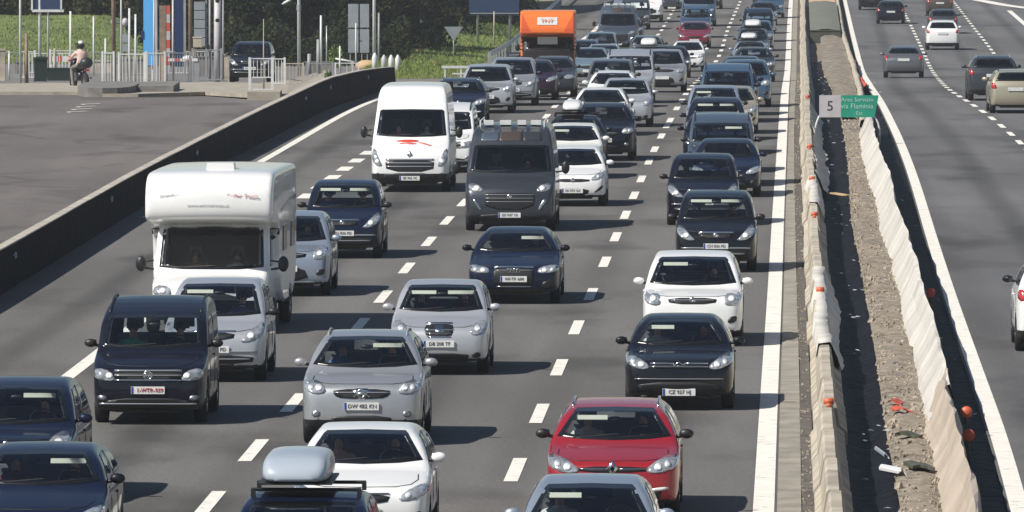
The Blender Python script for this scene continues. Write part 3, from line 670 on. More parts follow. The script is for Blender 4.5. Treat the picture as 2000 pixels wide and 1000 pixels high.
BK, CH, ST = M['trim'], M['chrome'], M['sil_trim']
def build_all_types():
    std('minivan', 4.40, 1.79, 1.88, .90, (1.0, 1.10), (1.60, 1.64), (4.20, 1.82), (4.36, 1.12), 1.52, rails=BK, r=.32, mirror='trim', tuck=.04, noser=.74, nbow=.05, ksm=.03,
        lights=[poly((.50, .70), (.58, .83), (.80, .88), (.845, .80), (.82, .72), (.62, .68))], bulbs=[(.60, .765, .055)],
        grille=[('grille', poly((-.52, .70), (.52, .70), (.52, .835), (-.52, .835)), BK, False), ('lower_intake', poly((-.62, .26), (.62, .26), (.66, .42), (-.66, .42)), BK, False)],
        slats=[(-.52, .52, .84, .018, ST), (-.52, .52, .70, .022, CH), (-.52, .52, .77, .014, ST), (-.75, .75, .335, .02, ST)], badge=('ring', .775), plate=(.545, 0), lower=.36,
        fog=[('fog_light', poly((.64, .38), (.78, .40), (.78, .47), (.64, .46)), M['rim'], True)])
    std('crossover', 4.30, 1.85, 1.62, .92, (1.05, 1.08), (1.85, 1.55), (3.75, 1.54), (4.18, 1.12), 1.28, rails=M['grey_metal'], r=.35, lower=.40,
        lights=[poly((.52, .80), (.58, .92), (.74, .97), (.86, .93), (.85, .84), (.70, .77))], bulbs=[(.64, .865, .05), (.76, .87, .04)],
        grille=[('grille', poly((-.42, .76), (-.28, .71), (.28, .71), (.42, .76), (.42, .85), (-.42, .85)), BK, False), ('grille_shield', poly((-.10, .70), (.10, .70), (.17, .86), (-.17, .86)), CH, False), ('lower_intake', poly((-.48, .34), (.48, .34), (.42, .46), (-.42, .46)), BK, False)],
        badge=('bar', .79), plate=(.60, 0), slats=[(-.42, .42, .80, .014, ST)],
        fog=[('fog_light', poly((.62, .44), (.74, .44), (.74, .53), (.62, .53)), M['rim'], True)])
    std('hatchback', 4.26, 1.80, 1.45, .76, (1.10, .96), (1.95, 1.39), (3.60, 1.38), (4.12, .98), 1.24, r=.32,
        lights=[poly((.48, .60), (.56, .70), (.80, .80), (.875, .78), (.86, .68), (.66, .60))], bulbs=[(.62, .66, .04)],
        grille=[('grille', poly((-.34, .56), (-.40, .68), (.40, .68), (.34, .56)), BK, False), ('lower_intake', poly((-.55, .26), (.55, .26), (.48, .40), (-.48, .40)), BK, False)],
        slats=[(-.38, .38, .685, .014, CH)], badge=('disc', .63), plate=(.46, 0), fog=[('side_intake', poly((.60, .30), (.80, .34), (.80, .48), (.62, .42)), BK, True)])
    std('saloon', 4.70, 1.83, 1.43, .74, (1.25, .94), (2.10, 1.36), (3.70, 1.36), (4.35, 1.02), 1.18, r=.33, mirror='PAINT',
        lights=[poly((.46, .62), (.50, .72), (.80, .77), (.88, .73), (.84, .64), (.64, .61))], bulbs=[(.60, .665, .05), (.75, .675, .035)],
        grille=[('grille', poly((-.34, .36), (-.40, .50), (-.38, .72), (.38, .72), (.40, .50), (.34, .36)), BK, False), ('side_intake', poly((.52, .32), (.80, .34), (.80, .48), (.58, .46)), BK, True)],
        slats=[(-.385, .385, .73, .016, CH), (-.335, .335, .355, .014, CH), (-.37, .37, .665, .01, ST)], badge=('rings', .665), plate=(.50, 0))
    std('family_hatch', 4.26, 1.77, 1.43, .80, (1.12, .94), (2.0, 1.37), (3.45, 1.38), (4.10, .98), 1.16, r=.32, mirror='PAINT',
        lights=[poly((.46, .68), (.52, .76), (.78, .90), (.86, .86), (.82, .74), (.60, .65))], bulbs=[(.60, .73, .05), (.73, .78, .04)],
        grille=[('grille', poly((-.44, .67), (.44, .67), (.46, .74), (-.46, .74)), BK, False), ('lower_intake', poly((-.62, .28), (.62, .28), (.66, .46), (-.66, .46)), BK, False)],
        slats=[(-.46, -.08, .75, .018, CH), (.08, .46, .75, .018, CH), (-.46, .46, .70, .016, CH), (-.70, .70, .51, .014, ST)], badge=('chevrons', .755), plate=(.30, 0))
    std('compact_mpv', 4.38, 1.83, 1.63, .90, (.98, 1.02), (1.90, 1.54), (3.75, 1.55), (4.28, 1.10), 1.36, r=.33,
        lights=[poly((.56, .76), (.58, .92), (.74, .99), (.86, .94), (.84, .80), (.70, .74))], bulbs=[(.70, .86, .06)],
        grille=[('grille', poly((-.40, .77), (.40, .77), (.45, .87), (-.45, .87)), BK, False), ('lower_intake', poly((-.50, .32), (.50, .32), (.38, .60), (-.38, .60)), BK, False)],
        slats=[(-.38, .38, .835, .014, ST), (-.6, .6, .30, .02, ST)], badge=('disc', .835), plate=(.56, 0), fog=[('fog_light', poly((.62, .42), (.78, .44), (.80, .56), (.66, .54)), BK, True)])
    std('small_hatch', 3.85, 1.70, 1.54, .80, (.92, 1.0), (1.65, 1.47), (3.35, 1.46), (3.75, 1.02), 1.28, r=.30,
        lights=[poly((.52, .70), (.54, .80), (.66, .90), (.78, .90), (.80, .80), (.66, .68))], bulbs=[(.65, .79, .05)],
        grille=[('grille', poly((-.20, .66), (-.25, .76), (-.22, .86), (.22, .86), (.25, .76), (.20, .66)), BK, False), ('lower_intake', poly((-.50, .28), (.50, .28), (.50, .38), (-.50, .38)), BK, False)],
        slats=[(-.22, .22, .865, .016, CH), (-.25, .25, .77, .012, CH), (-.21, .21, .71, .012, CH), (-.2, .2, .66, .014, CH), (-.07, .07, .78, .10, CH)], plate=(.54, 0), badge=None,
        fog=[('fog_light', poly((.56, .30), (.70, .31), (.70, .40), (.56, .39)), BK, True)])
    std('city_hatch', 3.95, 1.70, 1.46, .78, (.95, .96), (1.75, 1.39), (3.40, 1.39), (3.85, 1.0), 1.20, r=.30,
        lights=[poly((.44, .66), (.50, .74), (.74, .88), (.82, .86), (.78, .74), (.60, .66))], bulbs=[(.64, .75, .04)],
        grille=[('grille', poly((-.40, .62), (.40, .62), (.44, .69), (-.44, .69)), BK, False), ('lower_intake', poly((-.36, .28), (.36, .28), (.42, .46), (-.42, .46)), BK, False)],
        plate=(.40, -.0), badge=('disc', .66), fog=[('side_intake', poly((.52, .34), (.74, .44), (.76, .56), (.58, .42)), BK, True)])
    std('estate', 4.56, 1.81, 1.47, .80, (1.12, .98), (1.95, 1.41), (4.10, 1.42), (4.42, 1.02), 1.24, rails=CH, r=.33, mirror='trim',
        lights=[poly((.44, .66), (.48, .74), (.76, .88), (.88, .84), (.84, .72), (.62, .64))], bulbs=[(.60, .72, .05), (.73, .76, .04)],
        grille=[('grille', poly((-.44, .66), (.44, .66), (.46, .73), (-.46, .73)), BK, False), ('lower_intake', poly((-.60, .26), (.60, .26), (.66, .44), (-.66, .44)), BK, False)],
        slats=[(-.46, -.07, .70, .012, CH), (.07, .46, .70, .012, CH)], badge=('diamond', .71), plate=(.38, 0), fog=[('daytime_light', poly((.50, .40), (.74, .43), (.74, .47), (.52, .45)), M['bulb'], True)])
    std('tall_mpv', 4.15, 1.74, 1.66, .84, (.86, 1.03), (1.75, 1.58), (3.65, 1.58), (4.05, 1.08), 1.34, r=.31, mirror='trim',
        lights=[poly((.42, .68), (.52, .76), (.72, .98), (.82, .96), (.80, .80), (.62, .68))], bulbs=[(.62, .78, .06)],
        grille=[('grille', poly((-.32, .72), (.32, .72), (.36, .83), (-.36, .83)), BK, False), ('lower_intake', poly((-.64, .32), (.64, .32), (.68, .46), (-.68, .46)), BK, False)],
        slats=[(-.36, .36, .845, .018, CH), (-.72, .72, .52, .03, ST), (-.6, .6, .40, .02, ST)], badge=('disc', .78), plate=(.56, 0))
    std('old_estate', 4.45, 1.75, 1.48, .82, (1.20, 1.0), (1.95, 1.41), (3.95, 1.42), (4.35, 1.04), 1.20, r=.31, mirror='PAINT', rails=BK,
        lights=[poly((.44, .66), (.46, .80), (.80, .82), (.82, .68))], bulbs=[(.58, .73, .055)],
        grille=[('grille', poly((-.38, .64), (.38, .64), (.40, .80), (-.40, .80)), BK, False), ('lower_intake', poly((-.60, .28), (.60, .28), (.60, .42), (-.60, .42)), BK, False)],
        slats=[(-.38, .38, .81, .012, CH)], badge=('disc', .73), plate=(.50, 0))
    # --- panel vans
    def van(name, L, W, H, nose, cowl, ws, extra=None, **k):
        prof = [(.12, .22), (.02, .34), (0, .55), (.03, nose - .18), (.14, nose), ((cowl[0] + .1) * .6, nose + (cowl[1] - nose) * .6), cowl, ((cowl[0] + ws[0]) / 2, (cowl[1] + ws[1]) / 2 + .05), ws, (ws[0] + .32, H - .12), (ws[0] + .9, H), (L - .2, H), (L - .02, H - .15), (L, .6), (L - .06, .3)]
        wz = [(.22, W / 2 - .12), (.36, W / 2 - .03), (.7, W / 2), (1.15, W / 2 - .01), (1.5, W / 2 - .05), (ws[1], W / 2 - .11), (H - .12, W / 2 - .17), (H + .05, W / 2 - .36)]
        wy = planw(W, L, .66)
        sd = [[(cowl[0] + .42, cowl[1] + .04), (cowl[0] + 1.20, cowl[1] + .02), (cowl[0] + 1.20, ws[1] - .10), (ws[0] + .22, ws[1] - .10)]]
        build_type(name, L, W, H, prof, wz, wy, cowl, ws, cowl[1], side=sd, axles=(.95, L - 1.1), r=.34, h=.055, mirror='trim', rplate=None, wsin=.085,
                   tails=[poly((W / 2 - .20, .9), (W / 2 - .06, .9), (W / 2 - .06, 1.4), (W / 2 - .20, 1.4))], extra=extra, **k)
    def master_extra(f, add, surf, patch):
        for pl_ in ([(-.42, 1.30), (-.26, 1.335), (.10, 1.34), (.24, 1.30), (.05, 1.27), (-.2, 1.275)], [(-.22, 1.265), (.02, 1.262), (.20, 1.24), (.05, 1.22), (-.1, 1.235)], [(.14, 1.28), (.34, 1.262), (.58, 1.19), (.50, 1.185), (.3, 1.235)], [(-.30, 1.255), (-.18, 1.26), (-.15, 1.24), (-.26, 1.232)]):
            q = patch(f, rounded(pl_, 1), 'front', .006, .05); add('bonnet_decal', mesh('bonnet_decal', q[0], q[1], M['decal_red'], None, True))
    van('van_white', 5.55, 2.07, 2.76, 1.06, (.90, 1.37), (1.50, 2.12), master_extra, lower=.50,
        lights=[poly((.70, .68), (.80, .88), (.90, 1.12), (.97, 1.10), (.96, .80), (.84, .68))], bulbs=[(.84, .80, .06)],
        grille=[('grille', poly((-.60, .54), (.60, .54), (.64, .86), (-.64, .86)), BK, False), ('lower_intake', poly((-.66, .32), (.66, .32), (.7, .50), (-.7, .50)), BK, False)],
        slats=[(-.62, .62, .85, .04, ST), (-.61, .61, .76, .03, ST), (-.60, .60, .67, .03, ST)], badge=('diamond', .97), plate=(.37, 0))
    def ducato_extra(f, add, surf, patch):
        b = MB()
        for x, wd in ((-.55, .22), (-.16, .26), (.22, .20), (.55, .24)): b.box((x, 2.4 + .1 * x, 2.47), (wd, .30, .10))
        b.tube([(-.75, 2.3, 2.36), (-.75, 2.3, 2.50), (-.75, 5.2, 2.50), (-.75, 5.2, 2.36)], .02, 6); b.tube([(.75, 2.3, 2.36), (.75, 2.3, 2.50), (.75, 5.2, 2.50), (.75, 5.2, 2.36)], .02, 6)
        add('roof_rack', b.mesh('roof_rack', M['white_metal']))
        for i, (x0, x1) in enumerate(((-.72, -.30), (-.28, .26), (.28, .70))):
            q = patch(f, np.array([(x0, 2.06), (x1, 2.06), (x1 * .97, 2.32), (x0 * .97, 2.32)]), 'front', .007, .07); add('roof_panel', mesh('roof_panel', q[0], q[1], [P['bluegrey'], P['brown'], P['darkgrey']][i], None, True))
    van('van_dark', 5.60, 2.13, 2.44, 1.06, (.95, 1.30), (1.58, 1.98), ducato_extra, lower=.40,
        lights=[poly((.60, .94), (.68, 1.05), (.90, 1.12), (.97, 1.06), (.92, .97), (.78, .92))], bulbs=[(.76, 1.01, .07)],
        grille=[('grille', poly((-.54, .52), (-.60, .86), (-.50, .90), (.50, .90), (.60, .86), (.54, .52)), BK, False), ('lower_intake', poly((-.7, .28), (.7, .28), (.66, .42), (-.66, .42)), BK, False)],
        slats=[(-.58, .58, .86, .014, ST), (-.57, .57, .78, .014, ST), (-.56, .56, .70, .014, ST)], badge=('disc', .82), plate=(.39, 0),
        fog=[('bumper_trim', poly((.64, .50), (.71, .50), (.88, .76), (.81, .80)), CH, True)])
    # --- coach-built camper: cab and box as one smooth body
    W = 2.05; cab = Solid([(.12, .22), (.0, .36), (0, .60), (.03, .85), (.14, .98), (.50, 1.08), (.82, 1.16), (1.05, 1.60), (1.35, 2.10), (3.2, 2.16), (3.2, .3)],
                          [(.22, .92), (.36, .99), (.7, W / 2), (1.15, W / 2 - .01), (1.5, W / 2 - .02), (2.1, .97), (2.3, .95)], planw(W, 6.0, .66), W=W, wheels=[(.95, .34), (4.4, .34)])
    box = Solid([(1.95, .42), (1.95, 2.08), (.42, 2.16), (.28, 2.34), (.34, 2.80), (.60, 3.08), (1.2, 3.16), (5.9, 3.16), (6.0, 3.0), (6.0, .42)],
                [(.40, 1.13), (.5, 1.15), (3.0, 1.15), (3.12, 1.10), (3.22, .95)], [(.2, .9), (.3, 1.10), (.5, 1.15), (5.9, 1.15), (6.0, 1.1)], bow=.06, crown=.02, W=2.3, k=.08, pch=2)
    cam_f = Union(cab, box); cam_f.W = 2.3; cam_f.L = 6.0
    def camper_extra(f, add, surf, patch):
        b = MB().box((.12, 1.6, 3.20), (.50, .45, .13), tap=.92); add('roof_vent', b.mesh('roof_vent', M['white_box']))
        t = text_mesh('Roller Team', .11, M['muted_red'], .002); p = surf(.60, 2.66); add('lettering', t, (p[0], p[1] - .012, p[2]), rot=(-.10, 0, 0))
        t = text_mesh('Granduca', .10, M['faint_grey'], .002); p = surf(-.68, 2.68); add('lettering', t, (p[0], p[1] - .012, p[2]), rot=(-.10, 0, 0))
        t = text_mesh('www.autocaravan.it', .09, M['faint_grey'], .002); p = surf(-.02, 2.5); add('lettering', t, (p[0], p[1] - .012, p[2]), rot=(-.10, 0, 0))
        for yy, zz in ((3.0, 1.75), (4.8, 1.75)):
            for s in (-1, 1):
                q = patch(f, np.array([(yy - .4, zz - .25), (yy + .4, zz - .25), (yy + .4, zz + .25), (yy - .4, zz + .25)]), 'side', .015, .12, flip=s); add('camper_window', mesh('camper_window', q[0], q[1], M['frit']))
        for s in (-1, 1):
            q = patch(f, np.array([(2.2, 2.35), (4.2, 2.50), (5.8, 2.50), (5.8, 2.42), (4.2, 2.42), (2.2, 2.28)]), 'side', .006, .12, flip=s); add('side_stripe', mesh('side_stripe', q[0], q[1], P['bluegrey']))
    build_type('van_camper', 6.0, 2.3, 3.22, None, [(.22, .92), (.36, .99), (.7, W / 2), (1.15, W / 2 - .01), (1.5, W / 2 - .02), (2.1, .97), (3, .95)], None, (.82, 1.16), (1.32, 2.04), 1.16, solid=cam_f, axles=(.95, 4.4), r=.34, h=.06,
               mirror='trim', rplate=None, wspoly=[(-.92, 1.26), (-.5, 1.22), (.5, 1.22), (.92, 1.26), (.88, 1.96), (.8, 2.02), (-.8, 2.02), (-.88, 1.96)], extra=camper_extra,
               side=[[(1.30, 1.26), (1.88, 1.26), (1.88, 1.98), (1.60, 1.98)]], lights=[poly((.62, .76), (.66, .92), (.92, .94), (.96, .78), (.80, .74))], bulbs=[(.78, .84, .06)],
               grille=[('grille', poly((-.5, .52), (-.56, .80), (.56, .80), (.5, .52)), BK, False)], plate=(.4, 0), lower=.5, visors=False)
    # --- orange parcel truck with a slanted body front above the cab
    W = 2.0; cab = Solid([(.12, .22), (.0, .36), (0, .60), (.03, .95), (.14, 1.10), (.60, 1.25), (.98, 1.38), (1.20, 1.66), (1.50, 1.98), (3.0, 2.0), (3.0, .3)],
                         [(.22, .9), (.36, .97), (.7, 1.0), (1.15, .99), (1.5, .95), (2.0, .86), (2.3, .84)], planw(W, 6.0, .66), W=W, wheels=[(.95, .34), (4.3, .34)])
    box = Solid([(1.55, .75), (1.55, 1.98), (.95, 2.02), (.70, 2.10), (1.0, 2.92), (1.25, 3.02), (5.8, 3.02), (5.8, .75)],
                [(.74, 1.08), (.8, 1.09), (2.9, 1.09), (3.02, 1.06), (3.08, .98)], [(.5, 1.02), (.72, 1.08), (1, 1.09), (5.8, 1.09), (5.84, 1.0)], bow=.0, crown=0, W=2.2, k=.03, pch=1)
    tr_f = Union(cab, box); tr_f.W = 2.2; tr_f.L = 5.8
    def truck_extra(f, add, surf, patch):
        q = patch(f, np.array([(-.40, 2.42), (.40, 2.42), (.40, 2.72), (-.40, 2.72)]), 'front', .02, .1); k = add('front_sign', mesh('front_sign', q[0], q[1], M['white_box']))
        p = surf(0, 2.57); t = text_mesh('TNT', .26, P['orange']); add('lettering', t, (0, p[1] - .05, p[2]), parent=None)
        b = MB().box((0, 1.12, 1.80), (.80, .05, .30)); add('cab_visor_board', b.mesh('cab_visor_board', M['visor']))
        for s in (-1, 1):
            q = patch(f, np.array([(s * 1.04, 2.90), (s * 1.04, 2.10), (s * .62, 2.10)]), 'front', .012, .12); add('corner_facet', mesh('corner_facet', q[0], q[1], P['orange_dark']))  # darker orange triangles paint the shade of slanted corners onto the flat front
    build_type('van_truck', 5.8, 2.2, 3.04, None, [(.22, .92), (.36, .99), (.7, W / 2), (1.15, W / 2 - .01), (1.5, W / 2 - .04), (2.1, .88), (3, .88)], None, (.98, 1.38), (1.42, 1.92), 1.38, solid=tr_f, axles=(.95, 4.3), r=.34, h=.06,
               mirror='trim', rplate=None, wspoly=[(-.84, 1.46), (-.5, 1.43), (.5, 1.43), (.84, 1.46), (.78, 1.86), (.68, 1.89), (-.68, 1.89), (-.78, 1.86)], extra=truck_extra,
               side=[[(1.18, 1.42), (1.5, 1.42), (1.5, 1.86), (1.42, 1.86)]], lights=[poly((.62, .86), (.66, 1.02), (.90, 1.06), (.94, .90), (.80, .84))], bulbs=[(.78, .96, .06)],
               grille=[('grille', poly((-.5, .58), (-.56, .92), (.56, .92), (.5, .58)), BK, False)], plate=(.5, 0), lower=.4, visors=False)
build_all_types()

# ------------------------------------------------------------------ ground, roads, markings
random.seed(7); RNG = np.random.RandomState(7)
def strip(name, cA, cB, y0, y1, zoff, m, dy=6.0, nx=1, prof=None, noise=0.0, kind='structure', smooth=True, ref=None, **kw):
    ys = np.arange(y0, y1 + dy * .5, dy); V = []; Fc = []; k = nx + 1
    for i, y in enumerate(ys):
        a, b = float(cA(y)), float(cB(y))
        for j in range(k):
            t = j / nx; z = (prof(t) if prof else 0) + zoff + (RNG.uniform(-noise, noise) if noise else 0)
            V.append((a + (b - a) * t, y, float(zg(y)) + z))
    for i in range(len(ys) - 1):
        for j in range(nx): Fc.append((i * k + j, i * k + j + 1, (i + 1) * k + j + 1, (i + 1) * k + j))
    me = mesh(name, V, Fc, m, None, smooth)
    if ref:
        at = me.attributes.new('across', 'FLOAT', 'POINT'); at.data.foreach_set('value', [v[0] - float(ref(v[1])) for v in V])
    return ob(name, me, kind=kind, **kw)
const = lambda v: (lambda y: v)
# one sheet to the horizon
xs = np.concatenate([np.linspace(-2500, -120, 8), np.linspace(-100, 120, 12), np.linspace(140, 2500, 8)]); ys = np.concatenate([np.linspace(-60, 270, 12), np.linspace(280, 460, 31), np.linspace(500, 5000, 12)])
V = [(x, y, float(zg(y)) - .45) for y in ys for x in xs]; nx_ = len(xs)
Fc = [(i * nx_ + j, i * nx_ + j + 1, (i + 1) * nx_ + j + 1, (i + 1) * nx_ + j) for i in range(len(ys) - 1) for j in range(nx_ - 1)]
ob('ground', mesh('ground', V, Fc, M['drygrass'], None, True), kind='structure')
WALL_END = float(gp(782, 170).y)
def left_edge(y):
    y = float(y)
    a = float(cBW(y)) - .1; b = min(float(cD3(y)) - 4.2, float(cGR(y)) + .3) if y > WALL_END else 0
    return a if y <= WALL_END else b
strip('carriageway', left_edge, cE.off(.17), 60, 900, 0.0, M['road'], nx=30, ref=cD1.off(0))
strip('opposite_carriageway', cR.off(-.16), lambda y: float(cR(y)) + 26 + max(0, y - 400) * .05, 60, 900, 0.0, M['road2'], nx=30, ref=cRD1)
# toll plaza asphalt beyond the barrier (it also runs behind the end of the barrier)
EDGE = [gp(0, 186), gp(160, 186), gp(270, 190), gp(400, 188), gp(500, 196), gp(560, 196), gp(640, 172), gp(782, 165), gp(880, 158)]
ex = [p.x for p in EDGE]; ey = [p.y for p in EDGE]
V = []; Fc = []
xsP = np.concatenate([np.linspace(-70, -22, 5), np.linspace(-20, 0, 41)])
for j, x in enumerate(xsP):
    yfar = float(np.interp(x, ex, ey)) if x > ex[0] else ey[0]
    for i in range(25):
        y = 70 + (yfar - 70) * i / 24; V.append((x, y, float(zg(y)) + .008))
def wallx(y): return float(cBW(y)) - .28
for j in range(len(xsP) - 1):
    for i in range(24):
        q = (j * 25 + i, (j + 1) * 25 + i, (j + 1) * 25 + i + 1, j * 25 + i + 1)
        if all(V[a][0] > wallx(V[a][1]) + .3 and V[a][1] < WALL_END - 3 for a in q): continue
        Fc.append(q)
V = [(min(x, wallx(y)) if y < WALL_END - 3 else x, y, z) for x, y, z in V]
ob('plaza', mesh('plaza', V, Fc, M['plaza'], None, False), kind='structure')

def line(name, c, y0, y1, w, dash=None, z=.008, ofs=0.0, m=None):
    mb = MB()
    def seg(a, b):
        n = max(1, int((b - a) / 3)); ys = np.linspace(a, b, n + 1); V = []
        for y in ys: x = float(c(y)) + ofs; V += [(x - w / 2, y, float(zg(y)) + z), (x + w / 2, y, float(zg(y)) + z)]
        mb.add(V, [(2 * i, 2 * i + 1, 2 * i + 3, 2 * i + 2) for i in range(n)])
    if dash is None: seg(y0, y1)
    else:
        y = y0
        while y < y1: seg(y, min(y + dash[0], y1)); y += dash[1]
    return ob(name, mb.mesh(name, m or M['paint_line']), kind='structure')
line('edge_line', cE, 60, 900, .27)
# dashes where they were surveyed near the camera, at the standard pitch beyond
def dashes(name, c, pts, w, L, beyond):
    yy = sorted(float(gp(*p).y) for p in pts); y0 = yy[0] - 12; mb = MB(); cs = [y0 - 12, y0] + yy
    y = yy[-1] + beyond
    while y < 900: cs.append(y); y += beyond
    for yc in cs:
        V = []
        for y in (yc - L / 2, yc, yc + L / 2): x = float(c(y)); V += [(x - w / 2, y, float(zg(y)) + .008), (x + w / 2, y, float(zg(y)) + .008)]
        mb.add(V, [(0, 1, 3, 2), (2, 3, 5, 4)])
    ob(name, mb.mesh(name, M['paint_line']), kind='structure')
dashes('lane_line', cD1, [(1007,918),(1053,808),(1093,718),(1125,640),(1155,575),(1181,512),(1203,463),(1221,420),(1239,382),(1253,350),(1267,316),(1278,292),(1290,266),(1302,246),(1310,235),(1325,212)], .19, 4.6, 12)
dashes('lane_line', cD2, [(408,985),(495,880),(572,787),(640,705),(704,635),(750,580),(795,524),(835,472),(873,431),(902,396),(925,368)], .19, 4.6, 12)
line('edge_line', cD3, 60, float(gp(560, 415).y), .24)
line('broken_edge_line', cD3, float(gp(593, 388).y), float(gp(900, 185).y), .34, (3.0, 6.2))
line('edge_line', cD3, float(gp(940, 170).y), 900, .24)
line('slip_road_line', Curve([(240,450),(285,425),(400,370),(500,322),(650,235),(735,195),(792,168)], 3), float(gp(285, 425).y), float(gp(790, 169).y), .22)
line('edge_line', cR, 60, 900, .24)
line('lane_line', cRD1, float(gp(2010, 300).y), 700, .17, (3.6, 7.6))
line('lane_line', cRD2, float(gp(1960, 125).y), 700, .17, (3.6, 7.6))
line('edge_line', Curve([(2040,80),(2000,46),(1970,20),(1955,8)], 4), float(gp(2060, 90).y), float(gp(1972, 21).y), .30)
line('slip_road_line', Curve([(2040,20),(2000,15),(1960,10),(1922,2)], 4), float(gp(2030, 19).y), float(gp(1915, 0).y), .9)
strip('grass_verge', lambda y: float(cR(y)) + 26 - max(0, 560 - y) * .0, const(140), 520, 900, .03, M['drygrass'], dy=12)
# plaza marks
mb = MB()
for i in range(4):
    a = gp(152 + i * 9, 219 - i * 5); mb.box((a.x, a.y, a.z + .017), (.16, 1.1, .01), rz=-.5)
ob('give_way_mark', mb.mesh('give_way_mark', M['paint_line']), kind='structure')

# ------------------------------------------------------------------ central reservation
strip('margin', cE.off(.17), cMBL.off(-.15), 60, 900, .02, M['margin'], nx=3, dy=4, noise=.008)
strip('gutter', cMBL.off(-.155), cMBL.off(.02), 60, 900, .012, M['groove'], nx=2, dy=3, noise=.012)
strip('reservation_bed', cMBL.off(-.02), cR.off(-.14), 60, 900, -.22, M['earth'], nx=4, dy=6, noise=.02)
def sweep(name, c, prof, y0, y1, m, dy=2.0, jit=0.0, jz=0.0, kind=None, parent=None, closed=False, wander=0.0, sc=None, flat=False, **kw):
    """profile [(dx, z)] carried along a curve"""
    ys = np.arange(y0, y1 + dy * .5, dy); k = len(prof); V = []; Fc = []; w = 0; jx = np.zeros(k); jzv = np.zeros(k)
    for i, y in enumerate(ys):
        w = .8 * w + RNG.uniform(-wander, wander); s = sc(y) if sc else 1
        jx = .86 * jx + RNG.uniform(-jit, jit, k); jzv = .86 * jzv + RNG.uniform(-jz, jz, k)
        for q_, (dx, z) in enumerate(prof): V.append((float(c(y)) + dx * (1 if s == 1 else 1) + w + jx[q_], y, float(zg(y)) + z * (s if z > 0 else 1) + (jzv[q_] if z > .05 else 0)))
    for i in range(len(ys) - 1):
        for j in range(k if closed else k - 1): j2 = (j + 1) % k; Fc.append((i * k + j, i * k + j2, (i + 1) * k + j2, (i + 1) * k + j))
    if closed: Fc.append(tuple(range(k - 1, -1, -1))); Fc.append(tuple(range((len(ys) - 1) * k, len(ys) * k)))
    return ob(name, mesh(name, V, Fc, m, None, not (closed or flat)), parent=parent, kind=kind, **kw)
# long low concrete barrier of butted elements, with orange lamps
bar = empty('median_barrier', (0, 0, 0), 0, 'long cream concrete barrier with orange lamps beside the overtaking lane edge line', 'barrier')
prof = [(0, -.2), (.02, .06), (.10, .16), (.15, .46), (.18, .50), (.31, .50), (.34, .46), (.39, .16), (.50, .06), (.50, -.2)]
y = 70.0
while y < 640:
    n = 6.0 if y < 300 else 12.0
    jx = RNG.uniform(-.025, .025)
    sweep('barrier_element', cMBL.off(jx), prof, y, y + n - .05, M['cream'], dy=(n - .05) / 2, parent=bar, closed=True, jz=.0); y += n
for px, py in ((1608,787),(1590,568),(1582,420),(1575,350),(1571,287),(1572,190)):
    q = gp(px, py, .56); b = MB(); b.box((0, 0, -.06), (.07, .06, .06)); b.box((0, 0, .0), (.15, .06, .085), tap=.9)
    ob('orange_lamp', b.mesh('orange_lamp', M['orange'], True), bar, (float(cMBL(q.y)) + .25, q.y, float(zg(q.y)) + .585))
# pale sheeting thrown over parts of the barrier
def cloth_on(c, y0, y1, prof, m, label, cat='sheet', jit=.03, **kw):
    return sweep('cloth_cover', c, prof, y0, y1, m, dy=.7, jit=jit, jz=jit, label=label, cat=cat, wander=.015, **kw)
Yp = lambda px, py: float(gp(px, py).y)
cloth_on(cMBL, Yp(1579, 735), Yp(1572, 575), [(.12, .28), (.16, .52), (.34, .53), (.44, .30), (.54, .10)], M['geotex'], 'short white sheet over the cream barrier between its two nearest orange lamps', jit=.018)
cloth_on(cMBL, Yp(1565, 440), Yp(1560, 385), [(.10, .28), (.16, .52), (.34, .53), (.44, .30), (.50, .16)], M['geotex'], 'small white sheet over the cream barrier, level with the black cars with headlights on', jit=.015)
cloth_on(cMBL, Yp(1565, 380), Yp(1560, 235), [(.36, .50), (.44, .34), (.56, .12), (.70, .0)], M['geotex'], 'narrow white sheet hanging behind the cream barrier below the grey and green sign', jit=.03)
# black plastic sheeting in the ditch and along the far side
Yn = 70
strip('plastic_sheet', cMBL.off(.42), cTR.off(.02), Yn, Yp(1600, 115), -.12, M['plastic'], nx=6, dy=.8, prof=lambda t: .10 * (2 * t - 1) ** 2 - .06, noise=.035, kind=None, label='wrinkled black plastic sheet lining the ditch behind the cream barrier', cat='plastic sheet')
strip('plastic_sheet', cWL.off(.55), cR.off(-.13), Yn, 620, -.03, M['plastic'], nx=4, dy=.9, noise=.02, kind=None, label='long black plastic strip beside the white edge line of the opposite carriageway', cat='plastic sheet')
# strip of rubble and broken stone between the sheets
strip('rubble_bed', cTR.off(0), cWL.off(.12), Yn, 640, .0, M['earth'], nx=6, dy=1.0, prof=lambda t: .06 + .05 * math.sin(t * 3.1), noise=.035)
mb = MB()
def stone(mb, c, r, rg=random):
    V = []; ph = rg.random() * 6
    for i in range(5):
        t = ph + i * 1.2566; k = r * rg.uniform(.7, 1.1); V.append((c[0] + k * math.cos(t), c[1] + 1.3 * k * math.sin(t), c[2] - r * .4))
    for i in range(5):
        t = ph + .4 + i * 1.2566; k = r * rg.uniform(.4, .75); V.append((c[0] + k * math.cos(t), c[1] + 1.3 * k * math.sin(t), c[2] + r * rg.uniform(.3, .7)))
    mb.add(V, [(i, (i + 1) % 5, 5 + (i + 1) % 5, 5 + i) for i in range(5)] + [(5, 6, 7, 8, 9)])
for i in range(3600):
    y = 100 + 330 * random.random() ** 1.3; t = random.random(); a, b = float(cTR(y)), float(cWL(y)) + .1
    stone(mb, (a + (b - a) * t, y, float(zg(y)) + .09), random.uniform(.015, .06) * (1.5 if random.random() < .12 else 1))
